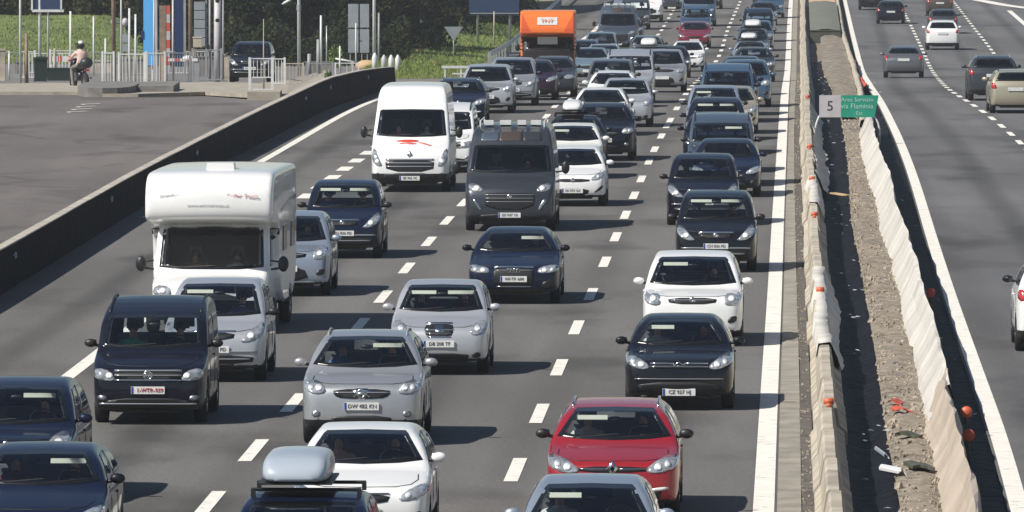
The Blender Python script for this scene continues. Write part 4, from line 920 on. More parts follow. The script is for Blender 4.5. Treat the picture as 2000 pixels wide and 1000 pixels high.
for i in range(500):
    y = 100 + 300 * random.random() ** 1.3; stone(mb, (float(cMBL(y)) - random.uniform(.0, .15), y, float(zg(y)) + .03), random.uniform(.008, .028))
ob('rubble', mb.mesh('rubble', M['rubble']), kind='stuff')
mb = MB()
for i in range(150):                                                # torn scraps of film and paper
    y = 100 + 320 * random.random() ** 1.2; w_ = random.random()
    if w_ < .55: x = float(cTR(y)) + random.uniform(-.45, .05); z = -.05
    elif w_ < .8: x = random.uniform(float(cTR(y)), float(cWL(y))); z = .10
    else: x = float(cWL(y)) + random.uniform(.6, .85); z = .02
    s = random.uniform(.02, .085); t = random.random() * 3; c_ = Vector((x, y, float(zg(y)) + z + .03)); e = Vector((math.cos(t), math.sin(t) * 2, random.uniform(-.1, .15))) * s; g_ = Vector((-math.sin(t), math.cos(t) * 2, random.uniform(0, .25))) * s * .6
    mb.add([c_ - e, c_ + g_, c_ + e, c_ - g_, c_ + Vector((0, 0, s * .2))], [(0, 1, 4), (1, 2, 4), (2, 3, 4), (3, 0, 4)], 0 if random.random() < .5 else 1)
ob('litter', mb.mesh('litter', [mat('pale_film', (.42, .43, .44), .6), mat('blue_grey_film', (.10, .12, .16), .6)]), kind='stuff')
# loose things lying on the rubble
def slab(px, py, L, W, Hh, rz, m, name, label, cat, bend=0):
    q = gp(px, py); b = MB(); n = 6; V = []
    for i in range(n + 1):
        x = -L / 2 + L * i / n; zz = bend * math.sin(i / n * math.pi * 1.6)
        V += [(x, -W / 2 + random.uniform(-.03, .03), zz), (x, W / 2 + random.uniform(-.03, .03), zz), (x, W / 2, zz + Hh), (x, -W / 2, zz + Hh)]
    Fq = []
    for i in range(n):
        for j in range(4): j2 = (j + 1) % 4; Fq.append((4 * i + j, 4 * i + j2, 4 * i + 4 + j2, 4 * i + 4 + j))
    Fq += [(3, 2, 1, 0), (4 * n, 4 * n + 1, 4 * n + 2, 4 * n + 3)]; b.add(V, Fq)
    o = ob(name, b.mesh(name, m), None, (q.x, q.y, q.z + .14), (0, 0, rz), label, cat); return o
slab(1764, 820, .30, .6, .02, .1, M['netred'], 'plastic_net', 'larger scrap of red plastic net lying on the rubble strip', 'plastic net', .04)
slab(1750, 803, .18, .5, .015, -.2, M['netred'], 'plastic_net', 'small scrap of red net just behind the larger red scrap on the rubble', 'plastic net', .03)
slab(1640, 392, .16, 1.4, .03, .2, M['sand'], 'plank', 'short pinkish plank sticking out over the black ditch sheet', 'plank')
slab(1775, 872, .34, .25, .05, -.3, M['tarpdark'], 'branch', 'dark bent stick lying across the rubble near the beige cloth', 'branch', .03)
slab(1745, 942, .13, .8, .03, .3, M['white_box'], 'plastic_bag', 'crumpled white plastic bag at the edge of the black ditch', 'plastic bag', .05)
slab(1722, 905, .07, 1.5, .02, .05, M['grey_box'], 'plastic_strip', 'thin pale blue strip lying on the black plastic in the ditch', 'plastic strip', .03)  # pale strip added as a bluish glint on the ditch plastic
slab(1795, 932, .30, .9, .04, .1, M['tarpdark'], 'stick', 'dark flat stick at the foot of the beige cloth cover', 'stick', .02)
# white geotextile over the second barrier
pr = [(.0, -.05), (.13, .22), (.25, .45), (.37, .68), (.40, .70), (.46, .45), (.50, -.1)]
bw = empty('covered_barrier', (0, 0, 0), 0, 'long barrier wrapped in pale geotextile between the rubble strip and the opposite carriageway', 'barrier')
sweep('geotextile', cWL, pr, Yp(1800, 845), Yp(1678, 262), M['geotex'], dy=2.0, jit=.011, jz=.013, wander=.03, parent=bw, flat=True)
sweep('beige_geotextile', cWL.off(.015), [(a, z * .97) for a, z in pr], 70, Yp(1800, 815), M['geotex2'], dy=1.2, jit=.022, jz=.02, wander=.03, parent=bw, flat=True, label='beige near end of the geotextile')
sweep('geotextile_edge', cWL.off(.02), [(0, 0), (.04, .30), (.12, .34), (.2, .30), (.24, 0)], Yp(1676, 255), 640, M['cream'], dy=2, jit=.012, jz=.015, wander=.01, parent=bw)
# orange and red hazard lamps on the far side of the covered barrier
for i, (px, py, lab) in enumerate(((1888, 805, 'orange warning lamp on the dark strip beside the beige end of the covered barrier'), (1892, 850, 'dim red lamp just nearer than the orange lamp on the dark strip'), (1818, 572, 'small red lamp on the dark strip halfway along the white covered barrier'))):
    q = gp(px, py, .35); b = MB(); b.tube([(0, 0, -.42), (0, 0, 0)], .02, 6, 1); b.lathe([(-.04, .001), (-.04, .085), (.03, .085), (.05, .001)], 'y', 14)
    b.box((0, .02, -.13), (.08, .05, .10), mi=1)
    ob('warning_lamp', b.mesh('warning_lamp', [M['orange'] if i == 0 else M['netred'], M['tarpdark']], True), None, q, None, lab, 'lamp', 'warning lamps on the dark strip')
# far end of the reservation: raised strip coloured like ground in shade, boards, sand
YA, YB = Yp(1600, 77), Yp(1600, 18)
strip('tarpaulin', cMBL.off(.55), cWL.off(-.02), YA, YB, .45, M['tarp'], nx=5, dy=2, prof=lambda t: .10 * math.sin(math.pi * t), noise=.02, kind=None, label='long grey-green tarpaulin over the heap at the far end of the reservation', cat='tarpaulin')
a, b_ = float(cMBL(YA)) + .55, float(cWL(YA)) - .02
b = MB(); b.box(((a + b_) / 2, YA - .04, float(zg(YA)) + .05), (b_ - a, .06, .82)); b.box(((a + b_) / 2, YA - .06, float(zg(YA)) + .48), (b_ - a + .06, .10, .05))
ob('board_end', b.mesh('board_end', M['tarpdark']), label='dark olive end board below the grey-green tarpaulin', cat='board')
strip('sand_bed', cMBL.off(.45), cWL.off(-.02), YB, 900, .18, M['sand'], nx=3, dy=5, noise=.03)
strip('earth_bank', cTR.off(.0), cWL.off(.0), Yp(1650, 240), YA, .14, M['earth'], nx=5, dy=1.5, noise=.05, prof=lambda t: .06 * math.sin(3.1 * t))
# red netting by the kink of the edge line
mbn = MB(); V = []; c0 = Yp(1670, 178); c1 = Yp(1660, 125)
for i in range(13):
    yy = c0 + (c1 - c0) * i / 12
    for dz in (0.02, .5): V.append((float(cR(yy)) - .42 + RNG.uniform(-.08, .08) + (.12 if dz > .1 else 0), yy, float(zg(yy)) + dz * .6 + RNG.uniform(-.05, .05)))
mbn.add(V, [(2 * i, 2 * i + 1, 2 * i + 3, 2 * i + 2) for i in range(12)])
o = ob('safety_net', mbn.mesh('safety_net', M['netred']), label='rusty red safety netting along the far white edge line', cat='safety net'); sm = o.modifiers.new('s', 'SOLIDIFY'); sm.thickness = .02

# ------------------------------------------------------------------ hooped sign
q = gp(1655, 282); sg = empty('road_sign', q, 0, 'wide low sign, pale grey panel and green panel, on a curved white hoop', 'sign')
sc_ = 1 / scale_at(q.y); w = 118 * sc_; z0 = (282 - 229) * sc_; hh = 43 * sc_; x0 = (1600 - 1655) * sc_
b = MB().box((x0 + 21 * sc_, 0, z0 + hh / 2), (42 * sc_, .03, hh)); ob('grey_panel', b.mesh('grey_panel', M['grey_sign']), sg)
b = MB(); V = [(x0 + 42.5 * sc_, -.015, z0), (x0 + 108 * sc_, -.015, z0), (x0 + 116 * sc_, -.015, z0 + hh), (x0 + 42.5 * sc_, -.015, z0 + hh)]; V += [(a, .015, c) for a, _, c in V]
b.add(V, [(0, 1, 2, 3), (7, 6, 5, 4), (0, 4, 5, 1), (1, 5, 6, 2), (2, 6, 7, 3), (3, 7, 4, 0)]); ob('green_panel', b.mesh('green_panel', M['green_sign']), sg)
ob('lettering', text_mesh('5', .40, M['dark_text']), sg, (x0 + 21 * sc_, -.02, z0 + hh * .5))
for i, (t_, s_, xx, zz) in enumerate((('Area Servizio', .17, 74, .80), ('via Flaminia', .20, 74, .50), ('Est', .15, 78, .18))):
    ob('lettering', text_mesh(t_, s_, M['pale_text']), sg, (x0 + xx * sc_, -.02, z0 + hh * zz))
b = MB()
for s, xb, xt in ((-1, 1592, 1607), (1, 1718, 1699)):
    X = lambda p: (p - 1655) * sc_
    b = MB(); b.tube([(X(xb), .04, 0), (X(xb), .04, z0 * .55), (X(xb - s * 3), .04, z0 * .8), (X((xb + xt) / 2), .04, z0 * 1.02), (X(xt), .04, z0 * 1.08), (X(xt - s * 30), .04, z0 * 1.1)], .028, 8)
    ob('hoop', b.mesh('hoop', M['white_metal'], True), sg)

# ------------------------------------------------------------------ black barrier between road and plaza
wl = empty('black_barrier', (0, 0, 0), 0, 'long black barrier wall with a pale top edge between the motorway and the toll plaza', 'barrier')
prof = [(0, 0), (-.02, .25), (-.08, 1.10), (-.24, 1.10), (-.30, .25), (-.32, 0)]
y = 70.0
hs = lambda y: float(np.interp(y, [gp(0, 578).y, gp(285, 400).y, gp(495, 287).y, gp(650, 209).y, gp(715, 189).y, WALL_END], [.72, .74, .80, .84, .80, .66]))
while y < WALL_END:
    n = min(6.0, WALL_END - y)
    if n < 1: break
    sweep('wall_panel', cBW, prof, y, y + n - .03, sc=hs, m=M['black_wall'], dy=(n - .03) / 2, parent=wl, closed=True)
    sweep('coping', cBW.off(-.06), [(-.01, 1.102), (-.01, 1.135), (-.20, 1.135), (-.20, 1.102)], y, y + n - .02, M['coping'], dy=(n - .02) / 2, parent=wl, closed=True, jz=.004, sc=hs)
    y += n
for px, py in ((22,492),(222,384),(390,296),(593,193),(646,172),(685,150)):
    yy = float(gp(px, py, .64).y)
    b = MB().lathe([(-.02, .001), (-.035, .05), (0, .075)], 'x', 12); b.box((.02, 0, .0), (.04, .16, .04))
    ob('reflector', b.mesh('reflector', M['signback'], True), wl, (float(cBW(yy)) - .03, yy, float(zg(yy)) + .80 * hs(yy)), (0, 0, math.pi))
# guardrail far beyond
gr = empty('guardrail', (0, 0, 0), 0, 'grey steel guardrail curving away beside the grass behind the orange truck', 'guardrail')
Y0, Y1 = Yp(955, 132), 640
sweep('rail', cGR, [(0, .50), (.05, .54), (.02, .62), (.05, .70), (0, .75), (-.03, .62)], Y0, Y1, M['steel'], dy=4, parent=gr, closed=True)
y = Y0 + 1
while y < Y1: ob('post', MB().box((0, 0, .3), (.09, .12, .8)).mesh('post', M['steel']) if y < Y0 + 2 else bpy.data.meshes['post'], gr, (float(cGR(y)) - .09, y, float(zg(y)))); y += 4
q = gp(893, 156); fr = empty('steel_rail', q, .1, 'short white two bar railing standing at the end of the slip road', 'railing')
ob('top_bar', MB().box((0, 0, .52), (1.25, .06, .10)).mesh('top_bar', M['white_metal']), fr); ob('lower_bar', MB().box((.2, 0, .25), (.8, .04, .06)).mesh('lower_bar', M['white_metal']), fr)
for x in (-.5, .15, .55): ob('leg', MB().box((x, .02, .24), (.06, .06, .5)).mesh('leg', M['white_metal']), fr)

# ------------------------------------------------------------------ toll plaza edge: pavement, islands, railings, posts
def on(px, py, pt=None): return gp(px, py)
PXM = lambda y: y / F          # metres per photo pixel at depth y
# pale pavement strip along the far side of the plaza
V = []; Fc = []
ed = [(-40, 186, 10), (60, 186, 12), (160, 186, 12), (200, 190, 14), (270, 190, 16), (400, 186, 14), (500, 192, 18), (560, 190, 22), (640, 170, 26)]
for px, py, d in ed:
    a = gp(px, py); b_ = gp(px, py - d); V += [(a.x, a.y, a.z + .0), (a.x, a.y, a.z + .12), (b_.x, b_.y + 4, b_.z + .12)]
for i in range(len(ed) - 1): k = 3 * i; Fc += [(k, k + 3, k + 4, k + 1), (k + 1, k + 4, k + 5, k + 2)]
ob('pavement', mesh('pavement', V, Fc, M['kerb']), kind='structure')
strip('plaza_lane', const(-60), const(2.5), Yp(500, 175), Yp(500, 120), .05, M['kerbdark'], nx=2, dy=8)
# traffic island, rounded nose
q = gp(200, 190); isl = MB(); V = []; n = 20
for z in (0, .32): 
    for i in range(n):
        t = 2 * math.pi * i / n; V.append((1.0 * math.copysign(abs(math.cos(t)) ** .6, math.cos(t)), 4.5 * math.copysign(abs(math.sin(t)) ** .8, math.sin(t)) + 4.5, z))
isl.add(V, [(i, (i + 1) % n, n + (i + 1) % n, n + i) for i in range(n)] + [tuple(range(n, 2 * n))])
ob('traffic_island', isl.mesh('traffic_island', M['kerbdark']), None, q, None, 'low brown concrete traffic island with a rounded nose, at the foot of the brown pole', 'traffic island')
q = gp(285, 186); ob('traffic_island', MB().box((0, 3, .16), (1.9, 6, .32)).mesh('traffic_island', M['kerbdark']), None, q, None, 'flat dark concrete island under the railings right of the brown pole', 'traffic island')
q = gp(515, 196); ob('concrete_block', MB().box((0, 1.2, .14), (1.1, 2.4, .30)).mesh('concrete_block', M['kerb']), None, q, None, 'pale pinkish concrete block under the white gate frame', 'concrete block')

def fence(px0, px1, py, hpx, nb, label, m='white_metal', rails=(.95, .15), name='railing', post=.045, bar=.022, group='railings at the toll plaza', skew=0.0, cat='railing', topr=.035):
    a = gp(px0, py); sc = PXM(a.y); Wd = (px1 - px0) * sc; Hh = hpx * sc
    r = empty(name, a, skew, label, cat, group)
    pm = MB().box((0, 0, Hh / 2), (post * 1.6, post * 1.6, Hh)).mesh('post', M[m]); bm_ = MB().box((0, 0, Hh * (rails[0] + rails[1]) / 2), (bar, bar, Hh * (rails[0] - rails[1]))).mesh('bar', M[m])
    for x in (0, Wd): ob('post', pm, r, (x, 0, 0))
    for z in rails: ob('rail', MB().box((Wd / 2, -.012, Hh * z), (Wd, topr, topr)).mesh('rail', M[m]), r)
    for i in range(nb): ob('bar', bm_, r, (Wd * (i + 1) / (nb + 1), .01, 0))
    return r
fence(40, 68, 160, 62, 4, 'grey barred railing between the cream post and the dark bin')
fence(98, 152, 158, 62, 8, 'pale barred railing behind the motorcyclist')
fence(200, 222, 172, 72, 3, 'narrow grey railing just left of the brown pole')
fence(232, 282, 176, 74, 6, 'white barred railing right of the brown pole')
fence(286, 322, 178, 78, 6, 'nearest white railing, with a bent end post, at the island corner', skew=.15)
fence(322, 372, 170, 70, 9, 'grey railing below the pink and white barrier arm', m='grey_metal', skew=.2)
fence(376, 432, 166, 72, 8, 'tall dark grey railing left of the tall holed post', m='grey_metal')
fence(430, 446, 165, 62, 2, 'short cream railing left of the blue car', m='cream')
fence(488, 532, 190, 78, 5, 'white gate frame standing on the pinkish block', m='white_metal', rails=(.97, .5, .2), post=.06)
fence(552, 592, 166, 44, 5, 'low cream railing at the foot of the street lamp', m='cream')
fence(600, 650, 158, 36, 4, 'low dark railing right of the street lamp', m='grey_metal')
fence(655, 700, 150, 28, 3, 'small grey railing left of the sign backs', m='white_metal')
fence(56, 150, 148, 46, 12, 'long low pale railing further back at the far left', group='railings at the toll plaza')
fence(152, 226, 150, 50, 9, 'grey green railing behind the motorcyclist, towards the brown pole', m='grey_metal')
fence(238, 330, 152, 56, 12, 'second row of grey railing behind the sky blue banner', m='grey_metal')
fence(330, 420, 150, 52, 12, 'second row of pale railing behind the pink and white arm')
fence(532, 556, 172, 60, 3, 'narrow pale green railing right of the white gate frame')
fence(2, 40, 158, 58, 4, 'leftmost grey barred railing beside the cream gate post', m='grey_metal')
def wall_piece(px0, px1, py, hpx, m, label):
    a = gp(px0, py); sc = PXM(a.y); w_ = (px1 - px0) * sc; h_ = hpx * sc
    ob('low_wall', MB().box((w_ / 2, .15, h_ / 2), (w_, .3, h_)).box((w_ / 2, .15, h_ + .02), (w_ + .06, .38, .05)).mesh('low_wall', M[m]), None, a, None, label, 'wall')
wall_piece(176, 216, 146, 26, 'cream', 'low pale yellow wall behind the motorcyclist')
wall_piece(30, 60, 146, 24, 'kerbdark', 'low grey wall behind the leftmost railings')
wall_piece(430, 452, 150, 42, 'cream', 'short cream wall between the holed post and the blue car')
wall_piece(376, 428, 152, 40, 'kerbdark', 'dark grey wall behind the tall dark grey railing')
wall_piece(232, 280, 150, 34, 'kerbdark', 'dark wall piece behind the white railing right of the brown pole')
wall_piece(596, 650, 146, 24, 'kerbdark', 'low grey wall right of the street lamp')
def post(px, py, hpx, wpx, m, label, cat='post', name='post', group=None, extra=None, base=None, taper=.8):
    a = gp(px, py); sc = PXM(a.y); b = MB(); H_ = hpx * sc; w_ = wpx * sc / 2
    b.tube([(0, 0, 0), (0, 0, H_)], [w_, w_ * taper], 10)
    me = b.mesh(name, M[m], True)
    if extra is None: return ob(name, me, None, a, None, label, cat, group)
    r = empty(name, a, 0, label, cat, group); ob('shaft', me, r); extra(r, sc, H_); return r
post(222, 168, 420, 9, 'brown_pole', 'tall weathered brown pole standing on the traffic island', 'pole', 'pole')
post(372, 165, 420, 8, 'brown_pole', 'tall reddish brown pole between the navy panel and the grey louvred panel', 'pole', 'pole')
post(237, 165, 300, 4, 'white_metal', 'thin pale pole close behind the right side of the brown pole', 'pole', 'pole')
post(253, 162, 146, 5, 'white_metal', 'slim white post, left one of the pair beside the sky blue banner', 'post')
post(265, 163, 135, 5, 'white_metal', 'slim white post, right one of the pair beside the sky blue banner', 'post')
post(138, 150, 128, 5, 'white_metal', 'thin white post on the grass behind the railing left of the motorcyclist', 'post')
post(183, 150, 118, 4, 'white_metal', 'thin grey green post on the grass above the motorcyclist', 'post')
post(40, 165, 300, 5, 'white_metal', 'leftmost thin pale pole by the grey barred railing', 'pole', 'pole')
post(52, 165, 100, 8, 'brown_pole', 'stubby brown post beside the leftmost pale pole', 'post')
post(515, 185, 148, 4, 'cream', 'thin cream spike behind the white gate frame', 'post', taper=.3)
post(627, 150, 120, 5, 'white_metal', 'thin pale green post between the street lamp and the sign backs', 'post')
post(638, 150, 100, 3, 'steel', 'thin grey rod right of the pale green post', 'post')
post(731, 135, 330, 7, 'white_metal', 'tall white pole in front of the right sign back', 'pole', 'pole')
post(740, 135, 110, 5, 'grey_metal', 'grey post just right of the tall white pole', 'post')
post(695, 135, 90, 3, 'white_metal', 'thin white rod between the two sign backs', 'post')
post(965, 98, 76, 3, 'cream', 'thin cream rod standing in the grass left of the guardrail', 'post')
def holed(r, sc, H_):
    for z in (H_ * .86, H_ * .66): ob('round_opening', MB().lathe([(-.02, .001), (-.02, .07), (0, .085)], 'y', 14).mesh('round_opening', M['trim']), r, (0, -.115, z))
a = post(425, 165, 190, 15, 'grey_sign', 'thick pale post with two round black openings', 'post', extra=holed, taper=.9)
# framed board on two posts, upper left
q = gp(90, 160); sc = PXM(q.y); r = empty('framed_board', q, 0, 'dark board in a white frame on two white posts above the left railings', 'sign')
for x in (-12, 4): ob('post', MB().tube([(x * sc, 0, 0), (x * sc, 0, 330 * sc)], .06 if x < 0 else .035, 8).mesh('post', M['white_metal'], True), r)
ob('frame', MB().box((4 * sc, -.08, 139 * sc), (62 * sc, .05, .10)).box((30 * sc, -.08, 190 * sc), (.07, .05, 100 * sc)).box((-27 * sc, -.08, 190 * sc), (.07, .05, 100 * sc)).mesh('frame', M['white_metal']), r)
ob('board', MB().box((4 * sc, -.02, 200 * sc), (60 * sc, .04, 118 * sc)).mesh('board', M['bluesign']), r)
# cream gate post on the left edge
q = gp(2, 160); ob('gate_post', MB().box((0, 0, .62), (.34, .34, 1.24)).box((0, 0, 1.27), (.40, .40, .07)).mesh('gate_post', M['cream']), None, q, None, 'square cream gate post at the left edge by the plaza', 'gate post')
# wheelie bin
q = gp(79, 162); b = MB(); b.box((0, 0, .50), (.46, .5, .86), tap=1.12); ob_ = empty('wheelie_bin', q, .1, 'dark green wheelie bin between two railings on the plaza edge', 'bin')
ob('container', b.mesh('container', M['bin']), ob_); ob('lid', MB().box((0, -.02, .96), (.56, .62, .06)).box((0, .02, 1.0), (.40, .4, .05), tap=.8).mesh('lid', M['bin']), ob_)
for s in (-1, 1): ob('wheel', MB().lathe([(-.03, .02), (-.03, .1), (.03, .1), (.03, .02)], 'x', 12).mesh('wheel', M['tyre']), ob_, (s * .22, .22, .1))
q = gp(118, 160); ob('low_container', MB().box((0, 0, .26), (1.0, .6, .5), tap=1.08).box((0, 0, .53), (1.12, .7, .05)).mesh('low_container', M['bin']), None, q, None, 'low dark container left of the motorcyclist', 'container')
# red and white plank barrier behind the motorcyclist
q = gp(128, 152); r = empty('plank_barrier', q, 0, 'red and white striped plank barrier behind the pale railing', 'barrier')
for i in range(7): ob('stripe_board', MB().box((-.66 + i * .22, 0, .78), (.22, .05, .24)).mesh('stripe_board', M['netred'] if i % 2 == 0 else M['white_metal']), r)
for x in (-.6, .6): ob('leg', MB().box((x, .05, .36), (.06, .06, .72)).mesh('leg', M['white_metal']), r)
# sky blue banner column and navy panel
q = gp(292, 160); b = MB(); b.box((0, 0, 2.1), (.46, .25, 2.9)); r = empty('banner_column', q, 0, 'tall sky blue banner column on pale legs', 'banner')
ob('banner_face', b.mesh('banner_face', M['skyblue']), r); ob('leg', MB().box((-.12, 0, .32), (.07, .07, .66)).mesh('leg', M['white_metal']), r); ob('leg', MB().box((.14, 0, .32), (.07, .07, .66)).mesh('leg', M['white_metal']), r)
ob('side_frame', MB().box((.27, 0, 1.8), (.08, .27, 3.5)).mesh('side_frame', M['grey_sign']), r); ob('small_box', MB().box((-.27, -.05, 1.85), (.12, .2, .30)).mesh('small_box', M['navy']), r)
q = gp(350, 160); r = empty('navy_panel', q, 0, 'tall narrow navy panel between the two brown poles', 'panel')
ob('panel_face', MB().box((0, 0, 2.4), (.34, .2, 3.6)).mesh('panel_face', M['navy']), r); ob('side_frame', MB().box((.22, 0, 2.1), (.09, .2, 4.2)).mesh('side_frame', M['grey_metal']), r)
q = gp(326, 158); r = empty('toll_machine', q, 0, 'brown and pink striped toll machine between the blue banner and navy panel', 'toll machine')
ob('case', MB().box((-.16, 0, 1.5), (.26, .3, 3.0)).mesh('case', M['brown_pole']), r)
for i in range(8): ob('stripe', MB().box((.06, -.02, .45 + i * .34), (.14, .26, .34)).mesh('stripe', M['netred'] if i % 2 else M['grey_sign']), r)
q = gp(390, 158); r = empty('louvred_panel', q, 0, 'pale grey louvred panel on a post right of the reddish brown pole', 'panel')
for i in range(5): ob('slat', MB().box((0, 0, 1.55 + i * .36), (.44, .12, .33)).mesh('slat', M['signback']), r)
ob('post', MB().box((.26, .05, 1.6), (.07, .1, 3.2)).mesh('post', M['grey_metal']), r)
q = gp(386, 160); r = empty('ticket_box', q, 0, 'cream ticket box on a short post below the louvred panel', 'ticket machine'); ob('box', MB().box((0, -.15, 1.55), (.34, .26, .36)).box((0, -.15, 1.75), (.38, .30, .05)).mesh('box', M['cream']), r); ob('post', MB().box((-.1, -.1, .7), (.09, .09, 1.4)).mesh('post', M['brown_pole']), r)
# toll device boxes behind the brown pole
q = gp(244, 160); r = empty('control_box', q, 0, 'grey control boxes stacked on a stand behind the brown pole', 'control box')
ob('stand', MB().box((0, 0, .6), (.10, .10, 1.2)).mesh('stand', M['grey_metal']), r)
for z, w_ in ((1.35, .34), (1.72, .26)): ob('box', MB().box((0, -.05, z), (w_, .22, .30)).mesh('box', M['signback']), r)
for x, z in ((-.42, 2.35), (.02, 2.35)): ob('spotlight', MB().ball((x, -.1, z), (.13, .15, .17), 7).mesh('spotlight', M['grey_sign'], True), r)
ob('arm', MB().box((-.2, 0, 2.3), (.6, .05, .05)).box((0, 0, 1.9), (.05, .05, .9)).mesh('arm', M['grey_metal']), r)
# barrier arm
q = gp(352, 168); r = empty('toll_barrier', q, 0, 'lowered pink and white toll barrier arm above the grey railing', 'barrier')
for i in range(6): ob('arm_section', MB().box((-.55 + i * .22, -.1, .98), (.22, .06, .11)).mesh('arm_section', M['netred'] if i % 2 == 0 else M['white_metal']), r)
ob('dome', MB().ball((.3, 0, 1.02), (.22, .16, .13), 7).mesh('dome', M['white_metal'], True), r); ob('pillar', MB().box((.62, 0, .5), (.2, .2, 1.0)).mesh('pillar', M['grey_metal']), r)
# street lamp with short arm
def lamp_head(r, sc, H_):
    z = 148 * sc; ob('arm', MB().tube([(0, 0, z + .1), (-.45, -.1, z + .22)], .03, 6).mesh('arm', M['white_metal'], True), r)
    b = MB(); b.ball((0, 0, 0), (.26, .12, .06), 7); ob('lamp_head', b.mesh('lamp_head', M['white_metal'], True), r, (-.50, -.1, z - .02), (0, -.5, 0))
    ob('collar', MB().lathe([(-.12, .06), (-.12, .10), (.12, .10), (.12, .06)], 'z', 12).mesh('collar', M['grey_metal']), r, (0, 0, 135 * sc))
post(584, 150, 420, 7, 'white_metal', 'tall pale lamp post with a short arm and a tilted lamp head', 'lamp post', 'street_lamp', extra=lamp_head)
# two sign backs side by side
for i, (px, w_) in enumerate(((690, 20), (712, 18))):
    q = gp(px, 132); sc = PXM(q.y); r = empty('sign_back', q, 0, ('left' if i == 0 else 'right') + ' one of two tall grey sign backs behind the end of the black barrier', 'sign', 'grey sign backs')
    for j in range(2): ob('panel', MB().box((0, 0, (52 + 34 * j * 1.45) * sc), (w_ * sc, .04, 46 * sc)).mesh('panel', M['signback']), r)
    for x in (-.3, .3): ob('stiffener', MB().box((x * w_ * sc, .05, 60 * sc), (.05, .06, 120 * sc)).mesh('stiffener', M['grey_metal']), r)
# yield sign seen from behind
q = gp(886, 128); sc = PXM(q.y); r = empty('yield_sign', q, .1, 'triangular sign seen from behind, point down, on a thin post in the grass', 'sign')
ob('post', MB().tube([(0, 0, 0), (0, 0, 74 * sc)], .03, 8).mesh('post', M['steel'], True), r)
b = MB(); V = [(-19 * sc, 0, 76 * sc), (19 * sc, 0, 76 * sc), (0, 0, 48 * sc)]; V = [(x, -.03, z) for x, _, z in V] + [(x, -.05, z) for x, _, z in V]; b.add(V, [(2, 1, 0), (3, 4, 5), (0, 1, 4, 3), (1, 2, 5, 4), (2, 0, 3, 5)]); ob('plate', b.mesh('plate', M['signback']), r)
for px, py, h_, w_, m_, lab in ((18, 158, 58, 4, 'white_metal', 'thin white post between the two leftmost railings'), (107, 158, 64, 6, 'cream', 'cream post right of the wheelie bin'), (206, 165, 90, 4, 'white_metal', 'thin white post left of the brown pole'),
    (301, 165, 165, 4, 'grey_sign', 'slim grey post at the right edge of the sky blue banner'), (338, 160, 160, 5, 'grey_sign', 'slim grey post left of the navy panel'), (410, 160, 170, 5, 'grey_metal', 'dark grey post left of the thick holed post'),
    (436, 160, 160, 4, 'grey_metal', 'thin dark post right of the thick holed post'), (604, 150, 45, 9, 'grey_metal', 'short dark post right of the street lamp'), (622, 152, 75, 9, 'grey_metal', 'stout grey column below the pale green post'), (664, 150, 60, 4, 'white_metal', 'short white post left of the sign backs')):
    post(px, py, h_, w_, m_, lab)
# blue information board on two poles
q = gp(965, 96); q2 = q; sc = PXM(q.y); r = empty('information_board', q, 0, 'dark blue board on two tall grey poles above the grass slope', 'sign')
for x in (-32, 31): ob('pole', MB().tube([(x * sc, 0, -.1), (x * sc, 0, 200 * sc)], .07, 8).mesh('pole', M['steel'], True), r)
ob('board', MB().box((0, -.12, 118 * sc), (98 * sc, .06, 104 * sc)).mesh('board', M['bluesign']), r)
for z in (70, 118): ob('crossbar', MB().box((0, -.17, z * sc), (98 * sc, .03, .05)).mesh('crossbar', M['steel']), r)
# small fittings near the barrier end
for i, (px, h_) in enumerate(((732, 34), (750, 30), (764, 30), (777, 30))):
    q = gp(px, 145); sc = PXM(q.y); b = MB(); b.tube([(0, 0, 0), (0, 0, h_ * sc), (0, 0, (h_ + 8) * sc)], [.12, .12, .03], 8)
    ob('bollard', b.mesh('bollard', M['white_metal' if i != 1 else 'grey_sign'], True), None, q, None, ['white bollard beside the tall white pole', 'greyer bollard second from the tall white pole', 'white bollard third from the tall white pole', 'white bollard nearest the end of the black barrier'][i], 'bollard', 'bollards behind the black barrier end')
q = gp(716, 140); ob('orange_cover', MB().ball((0, 0, .25), (.5, .4, .28), 7).mesh('orange_cover', M['sand'], True), None, q, None, 'tan domed cover lying behind the barrier below the sign backs', 'cover')
q = gp(675, 142); r = empty('pale_arm', q, 0, 'pale horizontal arm on a short post left of the tan cover', 'barrier arm'); ob('arm', MB().tube([(-.45, 0, .62), (.5, 0, .45)], .045, 6).mesh('arm', M['white_metal'], True), r); ob('post', MB().box((.3, 0, .25), (.12, .12, .5)).mesh('post', M['cream']), r)
for px, py, s, lab in ((655, 140, .55, 'bright green shrub beside the thin pale green post'), (640, 165, .22, 'small tuft of weeds on the barrier side bank left'), (400, 128, .3, 'small yellowish bush behind the tall dark railing')):
    q = gp(px, py); b = MB(); rg = random.Random(px)
    for k in range(260):
        u = Vector((rg.gauss(0, 1), rg.gauss(0, 1), rg.gauss(0, 1))).normalized() * rg.random() ** .4; c = Vector((u.x * s * .6, u.y * s * .6, s * 1.2 + u.z * s * 1.1)); d = Vector((rg.gauss(0, 1), rg.gauss(0, 1), rg.gauss(0, 1))).normalized(); e = d.orthogonal() * .07 * (s + .3); g2 = d.cross(e).normalized() * .05 * (s + .3)
        b.add([c - e, c + g2, c + e, c - g2], [(0, 1, 2, 3)])
    r = empty('shrub', q, 0, lab, 'shrub'); ob('foliage', b.mesh('foliage', M['leaf3']), r); ob('stem', MB().tube([(0, 0, 0), (0, 0, s)], .03, 5).mesh('stem', M['trunk']), r)

